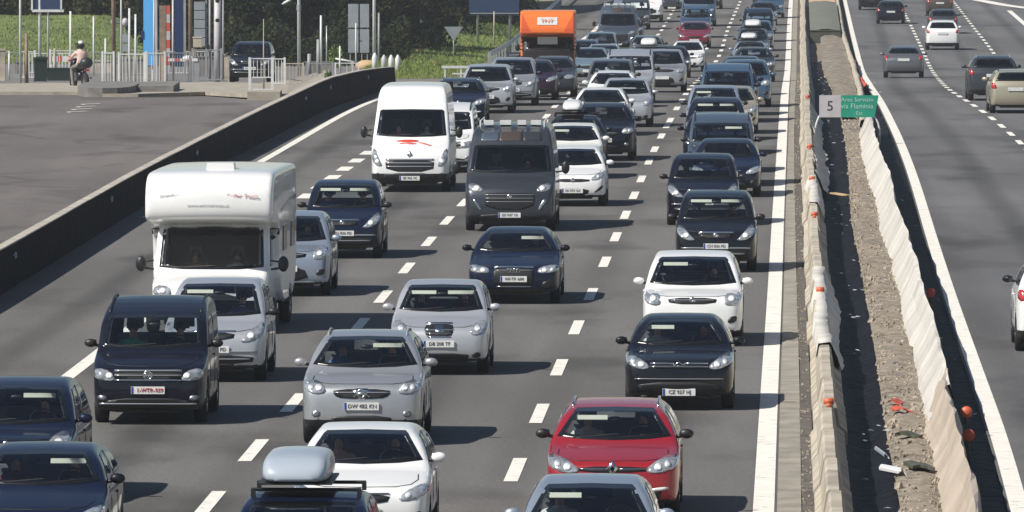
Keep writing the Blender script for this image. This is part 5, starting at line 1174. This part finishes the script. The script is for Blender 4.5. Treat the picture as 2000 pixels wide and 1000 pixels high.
# ------------------------------------------------------------------ grass banks and trees
def bank(name, x0, x1, y0, y1, hf, m, nx=40, ny=40, **kw):
    V = []; 
    for j in range(ny + 1):
        y = y0 + (y1 - y0) * j / ny
        for i in range(nx + 1):
            a, b_ = x0(y), x1(y); x = a + (b_ - a) * i / nx; V.append((x, y, float(zg(y)) + hf(i / nx, j / ny, x, y) + RNG.uniform(-.03, .03)))
    Fq = [(j * (nx + 1) + i, j * (nx + 1) + i + 1, (j + 1) * (nx + 1) + i + 1, (j + 1) * (nx + 1) + i) for j in range(ny) for i in range(nx)]
    return ob(name, mesh(name, V, Fq, m, None, True), kind='structure', **kw)
yb0 = Yp(850, 157)
def h1(u, v, x, y): return -.05 + .55 * min(1, v * 3) * (1 - u) + .30 * min(1, v * 2.0) * min(1, (1 - u) * 8)
bank('grass_bank', lambda y: -6.5, lambda y: float(cGR(y)) - .25, yb0, 640, h1, M['grass'], 30, 60)
bank('grass_bank', lambda y: -40, lambda y: -8.0, Yp(100, 128), Yp(100, 90), lambda u, v, x, y: -.05 + (1.55 * v) * (1 - min(1, max(0, (x + 21) / 7.5))) + .1 * v, M['grass'], 30, 30)
strip('dry_verge', cGR.off(-3.2), cGR.off(-.5), Yp(1050, 40), 640, .30, M['drygrass'], dy=5, nx=3, noise=.05)
dg = bpy.context.evaluated_depsgraph_get()
def blades(x0, x1, y0, y1, n, zf, hgt, seed, dry=.25):
    rg = np.random.RandomState(seed); V = []; Fq = []; I = []
    for k in range(n):
        y = y0 + (y1 - y0) * rg.rand() ** 1.6; a, b_ = x0(y), x1(y); x = a + (b_ - a) * rg.rand(); z = zf(x, y); h = hgt * rg.uniform(.5, 1.5); w = rg.uniform(.02, .05); t = rg.rand() * 3.14; l = rg.uniform(-.12, .12, 2)
        i0 = len(V); V += [(x - w * math.cos(t), y - w * math.sin(t), z - .05), (x + w * math.cos(t), y + w * math.sin(t), z - .05), (x + l[0], y + l[1], z + h)]; Fq.append((i0, i0 + 1, i0 + 2)); I.append(int(rg.rand() < dry))
    return V, Fq, I
def zb1(x, y):
    u = (x + 6.5) / max(.1, (float(cGR(y)) - .25 + 6.5)); v = (y - yb0) / (640 - yb0); return float(zg(y)) + h1(u, v, x, y)
V, Fq, I = blades(lambda y: -6.4, lambda y: float(cGR(y)) - .3, yb0, 560, 24000, zb1, .11, 3)
ob('grass', mesh('grass', V, Fq, [M['blade1'], M['blade2']], I), kind='stuff')
y1b = Yp(100, 128); y2b = Yp(100, 90)
def zb2(x, y):
    v = (y - y1b) / (y2b - y1b); return float(zg(y)) - .05 + (1.55 * v) * (1 - min(1, max(0, (x + 21) / 7.5))) + .1 * v
V, Fq, I = blades(lambda y: -30, lambda y: -13, y1b, y2b, 18000, zb2, .10, 5, .3)
ob('grass', mesh('grass', V, Fq, [M['blade1'], M['blade2']], I), kind='stuff')
def tree_mesh(seed, R, H, base, n, m1, m2):
    rg = random.Random(seed); b = MB()
    cl = []
    for k in range(46):
        t = rg.random() * 6.28; rr = R * math.sqrt(rg.random()) * .95; z = base + (H - base) * rg.random(); s = 1 - ((z - base) / (H - base) - .4) ** 2
        cl.append((Vector((rr * s * math.cos(t), rr * s * math.sin(t), z)), rg.uniform(.35, .9) * R * .36, int(rg.random() < .35)))
    for k in range(n):
        c0, r0, mi = cl[rg.randrange(len(cl))]; u = Vector((rg.gauss(0, 1), rg.gauss(0, 1), rg.gauss(0, 1))).normalized() * r0 * rg.random() ** .35; c = c0 + u
        d = (u.normalized() * .6 + Vector((rg.gauss(0, 1), rg.gauss(0, 1), rg.gauss(0, 1))) * .6).normalized(); s = rg.uniform(.06, .15); e = d.orthogonal().normalized() * s; g2 = d.cross(e).normalized() * s * .6
        b.add([c - e, c + g2, c + e * 1.1, c - g2], [(0, 1, 2, 3)], mi)
    tr = MB(); tr.tube([(0, 0, -.3), (.05, .02, base + .4), (.0, .05, H * .8)], [.22, .17, .05], 8)
    for k in range(7):
        t = rg.random() * 6.28; z = base + rg.uniform(.1, .6) * (H - base); tr.tube([(0, 0, z), (R * .35 * math.cos(t), R * .35 * math.sin(t), z + .5), (R * .7 * math.cos(t), R * .7 * math.sin(t), z + .8)], [.09, .06, .02], 5)
    return b.mesh('crown', [m1, m2]), tr.mesh('trunk', M['trunk'], True)
TM = [tree_mesh(11, 2.6, 6.5, .3, 9000, M['leaf1'], M['leaf2']), tree_mesh(12, 2.2, 7.0, .6, 8000, M['leaf1'], M['leaf1']), tree_mesh(13, 2.9, 5.5, .2, 9000, M['leaf1'], M['leaf2']), tree_mesh(14, 1.6, 3.2, .1, 5000, M['leaf2'], M['leaf1'])]
trees = [(-18,2,84,'leftmost dark tree behind the far left grass bank'),(60,0,82,'dark tree behind the white framed board'),(128,1,82,'dark tree behind the thin white post on the grass'),(190,2,84,'dark tree left of the tall brown pole'),
         (250,0,88,'dark tree behind the pair of slim white posts'),(318,1,112,'dark tree behind the sky blue banner and navy panel'),(392,2,112,'dark tree behind the louvred panel'),(452,0,120,'mottled dark tree behind the blue car at the toll gates'),
         (518,1,124,'dark tree behind the white gate frame'),(572,2,120,'olive dark tree behind the street lamp'),(634,0,118,'dark tree behind the thin pale green post'),(700,1,122,'dark tree behind the two sign backs'),
         (762,2,118,'dark tree right of the tall white pole'),(822,0,108,'dark tree left of the triangular sign'),(884,1,86,'dark tree behind the triangular sign'),(940,2,66,'dark tree behind the left pole of the blue board'),(985,3,44,'small dark tree behind the right pole of the blue board')]
rg = random.Random(5)
for px, k, py, lab in trees:
    q = gp(px, py - 4 + rg.uniform(-3, 3)); cr, tk = TM[k]; r = empty('tree', q, rg.random() * 6, lab, 'tree', 'dark trees behind the toll plaza'); s = rg.uniform(.9, 1.15); r.scale = (s, s, s); ob('crown', cr, r); ob('trunk', tk, r)
for i in range(26):
    px = -60 + i * 42; yy = gp(px, 90 if px < 800 else max(20, 90 - (px - 800) * .35)).y + rg.uniform(14, 60); x = (px - 1000) / F * yy
    cr, tk = TM[rg.randrange(3)]
    if i == 0: wood = MB()
# the wood behind reads as one dark mass: a thick leafy bank
V = []; Fq = []; I = []; rn = np.random.RandomState(9)
for k in range(42000):
    px = rn.uniform(-120, 1010); py = np.interp(px, [-120, 250, 330, 800, 1000, 1010], [74, 76, 88, 92, 36, 30]) + rn.normal(0, 1); y = float(gp(px, max(py, 5)).y) + rn.uniform(6, 30); x = (px - 1000) / F * y
    z = float(zg(y)) + rn.uniform(0, 6.5); s = rn.uniform(.12, .28); d = Vector(rn.normal(0, 1, 3)).normalized(); e = d.orthogonal().normalized() * s; g2 = d.cross(e).normalized() * s * .6; c = Vector((x, y, z)); i0 = len(V)
    V += [c - e, c + g2, c + e, c - g2]; Fq.append((i0, i0 + 1, i0 + 2, i0 + 3)); I.append(int(rn.rand() < .25))
for k in range(16000):
    px = rn.uniform(285, 800); py = rn.uniform(122, 132); y = float(gp(px, py).y); x = (px - 1000) / F * y
    z = float(zg(y)) + rn.uniform(0, 1.7 + .5 * math.sin(px * .05)); s = rn.uniform(.06, .16); d = Vector(rn.normal(0, 1, 3)).normalized(); e = d.orthogonal().normalized() * s; g2 = d.cross(e).normalized() * s * .6; c = Vector((x, y, z)); i0 = len(V)
    V += [c - e, c + g2, c + e, c - g2]; Fq.append((i0, i0 + 1, i0 + 2, i0 + 3)); I.append(int(rn.rand() < .2))
ob('undergrowth', mesh('undergrowth', V, Fq, [M['leaf1'], M['leaf2']], I), kind='stuff')
xsw = [(px, float(gp(px, max(5, np.interp(px, [-200, 250, 330, 800, 1075], [72, 74, 86, 90, 12]))).y) + 34) for px in range(-400, 1010, 50)]
V = []; 
for px, y in xsw:
    x = (px - 1000) / F * y; V += [(x, y, float(zg(y)) - .5), (x, y + 6, float(zg(y)) + 8 + rn.uniform(-1, 1)), (x, y + 30, float(zg(y)) + 9)]
Fq = []
for i in range(len(xsw) - 1): Fq += [(3 * i, 3 * i + 3, 3 * i + 4, 3 * i + 1), (3 * i + 1, 3 * i + 4, 3 * i + 5, 3 * i + 2)]
ob('wooded_hill', mesh('wooded_hill', V, Fq, M['wood_floor']), kind='structure')

# ------------------------------------------------------------------ people
def person_mesh(name, joints, edges, radii, shirt, legs=None, sub=1, headc=None, hairy=True, helmet=None):
    me = bpy.data.meshes.new(name); me.from_pydata(joints, edges, []); o = bpy.data.objects.new(name, me); COL.objects.link(o)
    sk = o.modifiers.new('skin', 'SKIN'); sk.use_smooth_shade = True; ss = o.modifiers.new('sub', 'SUBSURF'); ss.levels = sub; ss.render_levels = sub
    for i, r in enumerate(radii):
        v = me.skin_vertices[0].data[i]; v.radius = r if isinstance(r, tuple) else (r, r); v.use_root = (i == 0)
    d = bpy.context.evaluated_depsgraph_get(); out = bpy.data.meshes.new_from_object(o.evaluated_get(d)); bpy.data.objects.remove(o)
    out.name = name; out.materials.clear()
    for m in (shirt, M['skin'], legs or M['trim']): out.materials.append(m)
    return out
SHIRTS = dict(green=mat('shirt_green', (.05, .42, .24), .8), white=mat('shirt_white', (.6, .6, .58), .8), rust=mat('shirt_rust', (.40, .12, .05), .8), dark=mat('shirt_dark', (.03, .035, .05), .8), blue=mat('shirt_blue', (.08, .14, .30), .8), pink=mat('shirt_pink', (.66, .46, .40), .85), maroon=mat('shirt_maroon', (.14, .03, .05), .8))
PM = {}
def seated(kind, shirt):
    key = (kind, shirt)
    if key in PM: return PM[key]
    # seated facing -y; origin at the seat
    J = [(0, .05, .05), (0, .10, .25), (0, .12, .44), (0, .10, .53), (0, .06, .60), (0, .03, .68), (0, .04, .75)]; E = [(0, 1), (1, 2), (2, 3), (3, 4), (4, 5), (5, 6)]; R = [(.15, .11), (.14, .10), (.15, .09), (.055, .055), (.06, .065), (.082, .10), (.06, .07)]
    reach = {'driver': [((.19, .12, .45), (.24, .0, .27), (.16, -.28, .30), (.13, -.34, .34)), ((-.19, .12, .45), (-.26, .0, .27), (-.16, -.28, .30), (-.13, -.34, .34))],
             'passenger': [((.19, .12, .45), (.24, .03, .25), (.12, -.18, .16), (.06, -.24, .15)), ((-.19, .12, .45), (-.26, .03, .25), (-.12, -.18, .16), (-.06, -.24, .15))],
             'arm_out': [((.19, .12, .45), (.24, .03, .25), (.12, -.18, .16), (.06, -.24, .15)), ((-.19, .10, .45), (-.26, -.12, .30), (-.33, -.36, .40), (-.36, -.42, .44))]}[kind]
    for a in reach:
        n = len(J); J += list(a); E += [(2, n), (n, n + 1), (n + 1, n + 2), (n + 2, n + 3)]; R += [.065, .05, .036, .04]
        J += [(a[3][0], a[3][1] - .06, a[3][2] + .02)]; E.append((n + 3, n + 4)); R.append(.022)
    for s in (-1, 1):
        n = len(J); J += [(s * .11, .0, .03), (s * .14, -.42, .08), (s * .14, -.50, -.30), (s * .14, -.62, -.34)]; E += [(0, n), (n, n + 1), (n + 1, n + 2), (n + 2, n + 3)]; R += [.085, .06, .045, .04]
    # nose
    n = len(J); J += [(0, -.055, .665)]; E.append((5, n)); R.append(.018)
    me = person_mesh('person', J, E, R, SHIRTS[shirt])
    for p in me.polygons:
        c = p.center; head = c.z > .545 and abs(c.x) < .14 and c.y > -.12 and c.y < .2 and c.z > .53
        hand = any((c - Vector(a[3])).length < .11 for a in reach); p.material_index = 1 if (head or hand) else (2 if c.z < .06 and c.y < -.02 else 0)
    hb = MB().ball((0, .055, .715), (.092, .108, .085), 8).mesh('hair', M['hair'], True)
    PM[key] = (me, hb); return PM[key]
def occupant(root, kind, shirt, label, side, dy=0, dz=0):
    T = TYPES[root['_t']]; c = T['cowl']; me, hb = seated(kind, shirt)
    sy = c[0] + 1.22 - .16; sz = T['belt'] - .50 + .08
    if T['H'] > 2: sz = T['belt'] - .42
    hx = .37 if side > 0 else -.37
    Mw = root.matrix_basis @ Matrix.Translation((hx, sy + dy, sz + dz))
    o = ob('person', me, None, None, None, label, 'person'); o.matrix_world = Mw; o.matrix_basis = Mw; ob('hair', hb, o)

# ------------------------------------------------------------------ the traffic
V_ = place
# slow lane, left of the picture
v = V_('compact_mpv', 'midnight', 12, 990, 'dark blue people carrier cut off by the left edge, just behind the nearest dark car', cD2, visor=(0, 1)); occupant(v, 'driver', 'dark', 'driver in dark clothes in the people carrier at the left edge', 1)
v = V_('hatchback', 'midnight', 62, 1118, 'nearest dark blue car at the bottom left corner', cD2, visor=(0, 1), mir='black'); occupant(v, 'passenger', 'maroon', 'passenger in the nearest dark car at the bottom left corner', -1); occupant(v, 'driver', 'dark', 'driver in the nearest dark car at the bottom left corner', 1)
v = V_('minivan', 'navy', 289, 831, 'navy people carrier with roof rails and red lettered plate, in front of the camper', cD2, visor=(0, 0)); occupant(v, 'driver', 'dark', 'driver in dark clothes in the navy people carrier with roof rails', 1); occupant(v, 'arm_out', 'green', 'passenger in a green top with one arm raised in the navy people carrier', -1)
T = TYPES['minivan']; p = T['surf'](0, .545); ob('plate_lettering', text_mesh('1-WTR-939', .085, M['plate_red']), v, (.03, p[1] - .036, .545))
v = V_('tall_mpv', 'palesilver', 417, 748, 'silver tall car squeezed between the navy people carrier and the camper', cD2, visor=(1, 0)); occupant(v, 'driver', 'blue', 'driver in the silver tall car in front of the camper', 1)
v = V_('van_camper', 'white', 404, 654, 'white camper van with a big rounded compartment over the cab', cD2, turn=.025, sc=1.05, zs=.95, cat='camper', name='camper_van'); occupant(v, 'passenger', 'rust', 'passenger in a rust coloured top in the white camper', -1, dy=.05); occupant(v, 'driver', 'white', 'driver in a pale shirt in the white camper', 1, dy=.05)
v = V_('compact_mpv', 'bluesilver', 555, 580, 'silver blue car half hidden behind the right side of the camper', cD2, visor=(0, 0)); occupant(v, 'driver', 'dark', 'driver of the silver blue car behind the camper', 1)
v = V_('tall_mpv', 'midnight', 668, 506, 'dark blue tall hatchback ahead of the white van, sun visors down', cD2, visor=(1, 1), mir='black'); occupant(v, 'driver', 'dark', 'driver of the dark blue hatchback with both sun visors down', 1); occupant(v, 'passenger', 'blue', 'passenger in the dark blue hatchback with both sun visors down', -1)
v = V_('van_white', 'white', 800, 376, 'white high roof van with a red splash on its bonnet', cD2, cat='van', name='van'); occupant(v, 'passenger', 'rust', 'passenger in the white van with the red splash', -1, dy=-.1); occupant(v, 'driver', 'white', 'driver of the white van with the red splash', 1, dy=-.1)
V_('minivan', 'white', 862, 338, 'white car mostly hidden between the white van and the dark grey van', cD2)
V_('estate', 'midnight', 895, 245, 'dark blue estate peeping out behind the white van roof', cD2, mir='black')
V_('compact_mpv', 'palesilver', 950, 222, 'pale silver car with a wide dark windscreen right of the dark blue estate', cD2, visor=(1, 0))
V_('tall_mpv', 'silver', 1000, 207, 'light silver car just right of the pale silver one, below the orange truck', cD2)
V_('family_hatch', 'plum', 1040, 196, 'purplish car third from the left in the cluster below the orange truck', cD2, near=0)
V_('old_estate', 'darkgrey', 1078, 190, 'dark grey estate directly in front of the orange truck', cD2, near=0)
V_('van_truck', 'orange', 1068, 168, 'orange parcel truck with a slanted front and a pale sign over the cab', cD2, cat='truck', name='parcel_truck')
V_('estate', 'aqua', 1178, 150, 'pale blue estate peeping out right of the pale blue hatchback', cD2, near=0)
V_('hatchback', 'aqua', 1150, 160, 'pale blue hatchback right beside the orange truck', cD2, near=0)
V_('compact_mpv', 'bluegrey', 1135, 146, 'blue grey car behind the right side of the orange truck', cD2, near=0)
V_('tall_mpv', 'aqua', 1172, 128, 'pale blue tall car two behind the orange truck', cD2, near=0)
V_('van_dark', 'bluegrey', 1205, 100, 'blue grey van with a large dark windscreen behind the pale blue cars', cD2, cat='van', name='van', near=0)
V_('family_hatch', 'darkgrey', 1225, 84, 'dark grey hatchback behind the blue grey van', cD2, near=0)
V_('minivan', 'darkgrey', 1240, 58, 'dark people carrier in front of the white van at the top edge', cD2, near=0)
V_('van_white', 'white', 1262, 44, 'small looking white van at the top edge left of the dark cars', cD2, cat='van', name='van', near=0)
V_('hatchback', 'bluesilver', 1225, 28, 'silver blue car at the very top, left of the far white van', cD2, near=0)
# middle lane
v = V_('tall_mpv', 'midnight', 578, 1280, 'dark car carrying a blue grey roof box at the bottom edge', cD1, mir='black')
T = TYPES['tall_mpv']
def roofbox(root, m, label, L=1.9, w=.82, h=.40, dx=0, y=None):
    T = TYPES[root['_t']]; top = T['H']; y0 = (T['ws'][0] + .15) if y is None else y
    pr = [(0, .06), (.02, .12), (.10, h * .62), (.40, h * .92), (L * .6, h), (L - .1, h * .9), (L, .2), (L, .06)]
    f = Solid([(a, z + .5) for a, z in pr], [(.55, w / 2 - .06), (.60, w / 2), (.5 + h * .55, w / 2), (.5 + h + .02, w / 2 - .12)], [(0, w * .30), (.12, w * .44), (.5, w / 2), (L - .2, w / 2), (L, w * .4)], bow=.10, crown=.08, k=.08, W=w)
    V, Fc = surface_nets(f, (-w / 2 - .1, -.15, .4), (w / 2 + .1, L + .15, .65 + h), .05); V[:, 2] -= .5
    o = ob('roof_box', mesh('roof_box', V, Fc, m, None, True), None, None, None, label, 'roof box'); o.matrix_basis = root.matrix_basis @ Matrix.Translation((dx, y0, top + .04))
    b = MB()
    for yy in (.35, L - .45): b.tube([(-.62 - dx, yy, -.02), (.62 - dx, yy, -.02)], .022, 6); b.box((-.60 - dx, yy, -.06), (.05, .08, .10)); b.box((.60 - dx, yy, -.06), (.05, .08, .10))
    b.box((0, L / 2, .055), (w + .02, L - .25, .02)); ob('roof_bars', b.mesh('roof_bars', M['trim']), o); return o
roofbox(v, M['grey_box'], 'large blue grey roof box on the dark car at the bottom edge', L=2.0, w=.82, h=.42, dx=-.12)
v = V_('hatchback', 'white', 702, 1070, 'white hatchback behind the blue grey roof box', cD1); occupant(v, 'passenger', 'pink', 'passenger in a pink top in the nearest white hatchback', -1); occupant(v, 'driver', 'dark', 'driver of the nearest white hatchback', 1)
v = V_('crossover', 'silver', 706, 872, 'silver crossover with a chrome grille shield and roof rails', cD1, visor=(0, 1)); occupant(v, 'driver', 'dark', 'driver of the silver crossover', 1); occupant(v, 'passenger', 'blue', 'passenger in the silver crossover', -1)
v = V_('small_hatch', 'palesilver', 857, 734, 'small silver hatchback with a rounded shield grille, visors down', cD1, visor=(1, 1)); occupant(v, 'driver', 'maroon', 'driver in a maroon top in the small silver hatchback', 1); occupant(v, 'passenger', 'dark', 'passenger in the small silver hatchback', -1)
v = V_('saloon', 'midnight', 1003, 595, 'black saloon with a tall framed grille and bright headlights', cD1, visor=(0, 1), mir='black'); occupant(v, 'driver', 'dark', 'driver of the black saloon with the tall grille', 1)
v = V_('van_dark', 'darkgrey', 995, 453, 'dark grey high roof van with a roof rack', cD1, cat='van', name='van'); occupant(v, 'driver', 'dark', 'driver of the dark grey high roof van', 1, dy=-.1)
v = V_('city_hatch', 'white', 1118, 404, 'white hatchback half hidden behind the dark grey van', cD1)
V_('city_hatch', 'creamwhite', 1116, 350, 'cream white car directly behind the half hidden white hatchback', cD1, visor=(1, 0))
v = V_('family_hatch', 'black', 1122, 329, 'black car with a pale roof box behind the dark grey van', cD1, mir='black'); roofbox(v, M['white_box'], 'pale roof box on the black car behind the dark grey van', L=1.7, w=.6, h=.38, dx=-.12)
V_('crossover', 'navy', 1177, 315, 'navy crossover with a shiny bonnet edge beside the lane line', cD1, mir='black')
V_('hatchback', 'white', 1172, 266, 'white hatchback with its bonnet and roof showing, behind the navy crossover', cD1)
V_('small_hatch', 'palesilver', 1222, 249, 'small pale silver hatchback right of the white hatchback', cD1)
V_('old_estate', 'white', 1195, 228, 'white estate, the further of two white roofs', cD1, near=0)
V_('tall_mpv', 'grey', 1192, 211, 'grey roofed people carrier just behind the further white roof', cD1, near=0)
V_('minivan', 'palesilver', 1228, 202, 'pale grey people carrier with a broad windscreen behind the white estate', cD1, near=0)
V_('compact_mpv', 'silver', 1293, 181, 'silver car by the lane line, front lamp bright', cD1, near=0)
v = V_('estate', 'darkgrey', 1270, 166, 'dark estate with a pale roof box left of the small white car', cD1, near=0); roofbox(v, M['white_box'], 'pale roof box on the dark estate left of the small white car', L=1.7, w=.7, h=.4, dx=-.1)
V_('saloon', 'navy', 1308, 152, 'navy saloon touching the left of the small white car', cD1, near=0)
V_('city_hatch', 'white', 1343, 140, 'small white car behind the lane line, in front of the far red car', cD1)
V_('estate', 'grey', 1262, 128, 'grey estate behind the dark estate with the pale box', cD1, near=0)
V_('hatchback', 'wine', 1356, 95, 'wine red hatchback in the far middle lane', cD1, near=0)
V_('minivan', 'steelblue', 1358, 74, 'steel blue people carrier behind the far red hatchback', cD1, near=0)
V_('van_dark', 'steelblue', 1364, 52, 'tall steel blue van at the top of the middle lane', cD1, cat='van', name='van', near=0)
V_('family_hatch', 'darkgrey', 1312, 24, 'dark hatchback at the top edge between the white van and the blue van', cD1, near=0)
V_('hatchback', 'navy', 1385, 18, 'navy hatchback at the top edge behind the steel blue van', cD1, near=0)
# overtaking lane
v = V_('city_hatch', 'bluesilver', 1146, 1196, 'silver blue car at the bottom edge, only roof and windscreen showing', cE, visor=(1, 0)); occupant(v, 'passenger', 'white', 'passenger in a white top in the silver blue car at the bottom edge', -1)
v = V_('estate', 'red', 1196, 1020, 'bright red estate with silver roof rails', cE, visor=(1, 0)); occupant(v, 'passenger', 'white', 'passenger in the bright red estate', -1); occupant(v, 'driver', 'dark', 'driver of the bright red estate', 1)
v = V_('family_hatch', 'black', 1326, 803, 'black hatchback with a chrome chevron grille behind the red estate', cE, visor=(1, 0), mir='black'); occupant(v, 'driver', 'maroon', 'driver in a maroon top in the black chevron hatchback', 1); occupant(v, 'passenger', 'white', 'passenger in a white top in the black chevron hatchback', -1)
v = V_('compact_mpv', 'white', 1352, 678, 'white people carrier behind the black chevron hatchback', cE, visor=(1, 0)); occupant(v, 'driver', 'dark', 'driver of the white people carrier in the overtaking lane', 1)
v = V_('tall_mpv', 'black', 1398, 533, 'black car with both sun visors down and headlights bright', cE, visor=(1, 1), mir='black'); occupant(v, 'driver', 'dark', 'driver of the black car behind the white people carrier', 1)
V_('tall_mpv', 'navy', 1372, 442, 'navy car with black mirrors behind the black car with visors down', cE, mir='black')
ACC = [(1418, 386, 'hatchback', 'midnight', 'dark blue car showing its right side behind the navy car with black mirrors'), (1408, 365, 'minivan', 'bluegrey', 'blue grey people carrier, second roof behind the navy car'),
       (1398, 338, 'crossover', 'navy', 'navy crossover, third roof behind the navy car with black mirrors'), (1398, 303, 'compact_mpv', 'midnight', 'dark blue car with a pale strip across its windscreen'),
       (1394, 276, 'tall_mpv', 'bluesilver', 'pale blue grey car with a white mirror in the overtaking queue'), (1428, 262, 'city_hatch', 'gold', 'champagne car with a bright headlight peeping out right of the queue'),
       (1420, 240, 'minivan', 'steelblue', 'steel blue people carrier behind the pale blue grey car'), (1428, 226, 'crossover', 'midnight', 'dark blue crossover with a domed roof in the middle of the queue'),
       (1455, 210, 'compact_mpv', 'steelblue', 'blue car with a silver side at the right of the queue'), (1448, 186, 'family_hatch', 'bluegrey', 'blue grey hatchback with a pale bonnet edge, far up the queue'),
       (1472, 160, 'estate', 'darkgrey', 'dark grey estate below the car with a white bonnet'), (1466, 140, 'hatchback', 'bluesilver', 'grey blue car with a white bonnet far up the queue'),
       (1470, 120, 'tall_mpv', 'bluegrey', 'blue grey car carrying a white roof box'), (1478, 100, 'compact_mpv', 'steelblue', 'steel blue car just behind the white roof box'),
       (1480, 82, 'minivan', 'midnight', 'dark people carrier two behind the white roof box'), (1485, 66, 'hatchback', 'aqua', 'pale blue hatchback third from the top of the queue'),
       (1490, 50, 'family_hatch', 'navy', 'navy hatchback second from the top of the queue'), (1505, 36, 'minivan', 'steelblue', 'bright steel blue people carrier at the top of the queue'), (1495, 18, 'hatchback', 'darkgrey', 'last dark car at the top edge of the overtaking lane')]
for px, py, t, c, lab in ACC:
    v = V_(t, c, px, py, lab, cE, near=int(py > 150), visor=(int(py in (303, 276)), int(py in (303, 365))))
    if py == 120: roofbox(v, M['white_box'], 'white roof box on the blue grey car far up the overtaking queue', L=1.8, w=.85, h=.42)
    if py == 140: roofbox(v, M['white_box'], 'second white roof box, on the grey blue car just nearer', L=1.6, w=.8, h=.36, dx=-.1)
# opposite carriageway, rear ends
v = V_('crossover', 'white', 2084, 690, 'white car cut off by the right edge, one black mirror showing', cR.off(5), away=True, mir='black')
V_('old_estate', 'gold', 1984, 222, 'champagne estate driving away at the right edge', cRD1, away=True)
V_('crossover', 'darkgrey', 1941, 197, 'dark crossover with red tail lights beside the champagne estate', cRD1, away=True)
V_('saloon', 'grey', 1765, 152, 'grey saloon driving away nearest to the sign', cRD1, away=True)
V_('crossover', 'white', 1841, 98, 'white crossover driving away between the two dashed lines', cRD1, away=True)
V_('hatchback', 'darkgrey', 1842, 66, 'dark grey car hidden behind the white crossover driving away', cRD1, away=True)
V_('hatchback', 'navy', 1740, 47, 'navy hatchback driving away near the top edge', cRD1, away=True)
V_('family_hatch', 'black', 1702, 20, 'black car at the top edge left of the navy hatchback', cRD1, away=True)
V_('estate', 'brown', 1836, 30, 'brownish estate at the top edge ahead of the white crossover', cRD1, away=True)
# blue car waiting at the toll gates
V_('tall_mpv', 'navy', 487, 166, 'dark blue car standing behind the white gate frame at the toll plaza', turn=0, lane=cBW, dz=.10, away=False)

# ------------------------------------------------------------------ motorcyclist
q = gp(166, 176)
mc = empty('motorcycle', q, .35, 'dark motorcycle with a round top case, waiting at the traffic island', 'motorcycle')
b = MB(); b.lathe([(-.06, .20), (-.06, .29), (-.03, .31), (.03, .31), (.06, .29), (.06, .20)], 'x', 18)
wm = b.mesh('wheel', M['tyre'], True); rmm = MB().lathe([(-.03, .20), (0, .17), (.03, .20)], 'x', 18).tube([(0, -.2, 0), (0, .2, 0)], .02, 5).tube([(0, 0, -.2), (0, 0, .2)], .02, 5).mesh('rim', M['rim'])
for yy in (-.02, 1.38): w_ = ob('wheel', wm, mc, (0, yy, .31)); ob('rim', rmm, w_)
b = MB(); b.ball((0, .80, .78), (.17, .32, .17), 8); b.ball((0, 1.15, .85), (.20, .18, .28), 8); b.box((0, .62, .48), (.26, .55, .30)); b.tube([(0, 1.38, .31), (0, 1.20, .95)], .035, 6)
ob('body', b.mesh('body', P['navy'], True), mc)
ob('saddle', MB().ball((0, .35, .80), (.15, .42, .07), 8).mesh('saddle', M['trim'], True), mc); ob('top_case', MB().ball((.02, -.12, .98), (.24, .20, .20), 8).mesh('top_case', M['bin'], True), mc)
ob('tail_light', MB().box((0, -.22, .72), (.16, .06, .07)).mesh('tail_light', M['tail']), mc); ob('exhaust', MB().tube([(.18, .6, .32), (.2, -.1, .42)], .05, 8).mesh('exhaust', M['chrome'], True), mc)
ob('handlebar', MB().tube([(-.36, 1.0, 1.02), (-.15, 1.12, 1.06), (.15, 1.12, 1.06), (.36, 1.0, 1.02)], .018, 6).mesh('handlebar', M['chrome'], True), mc)
J = [(0, .40, .90), (0, .42, 1.12), (0, .48, 1.34), (0, .50, 1.44), (0, .52, 1.53), (0, .53, 1.62)]; E = [(0, 1), (1, 2), (2, 3), (3, 4), (4, 5)]; R = [(.16, .12), (.15, .11), (.17, .10), .06, .11, .10]
for s in (-1, 1):
    n = len(J); J += [(s * .21, .50, 1.33), (s * .30, .68, 1.14), (s * .33, .94, 1.06), (s * .34, 1.01, 1.04)]; E += [(2, n), (n, n + 1), (n + 1, n + 2), (n + 2, n + 3)]; R += [.07, .052, .04, .038]
    n = len(J); J += [(s * .13, .45, .88), (s * .24, .86, .78), (s * .25, .72, .36), (s * .25, .60, .08), (s * .26, .74, .05)]; E += [(0, n), (n, n + 1), (n + 1, n + 2), (n + 2, n + 3), (n + 3, n + 4)]; R += [.09, .07, .055, .045, .045]
me = person_mesh('person', J, E, R, SHIRTS['pink'], M['kerbdark'])
for p_ in me.polygons:
    c = p_.center; p_.material_index = 1 if (c.z > 1.45 or c.y > .88 and c.z > .9 or (abs(c.x) > .27 and 1.0 < c.z < 1.2)) else (2 if c.z < .92 else 0)
o = ob('person', me, None, q, (0, 0, .35), 'motorcyclist in a pale pink shirt and a dark helmet with a white top', 'person')
hm = MB(); hm.ball((0, .53, 1.60), (.145, .17, .155), 10); hm.ball((0, .50, 1.68), (.11, .13, .09), 8, 1); hm.box((0, .68, 1.58), (.20, .04, .10), mi=2); ob('helmet', hm.mesh('helmet', [M['trim'], M['white_metal'], M['frit']], True), o)

# ------------------------------------------------------------------ thin summer haze
b = MB().box((0, 1200, 8), (4800, 2700, 34)); hz = b.mesh('haze', bpy.data.materials.new('haze_air')); hm_ = hz.materials[0]; hm_.use_nodes = True; nt = hm_.node_tree; nt.nodes.clear()
o_ = nt.nodes.new('ShaderNodeOutputMaterial'); pv = nt.nodes.new('ShaderNodeVolumePrincipled'); pv.inputs['Density'].default_value = HAZE; pv.inputs['Color'].default_value = (.86, .90, .96, 1)
nt.links.new(pv.outputs[0], o_.inputs['Volume']); ob('haze', hz, kind='stuff')
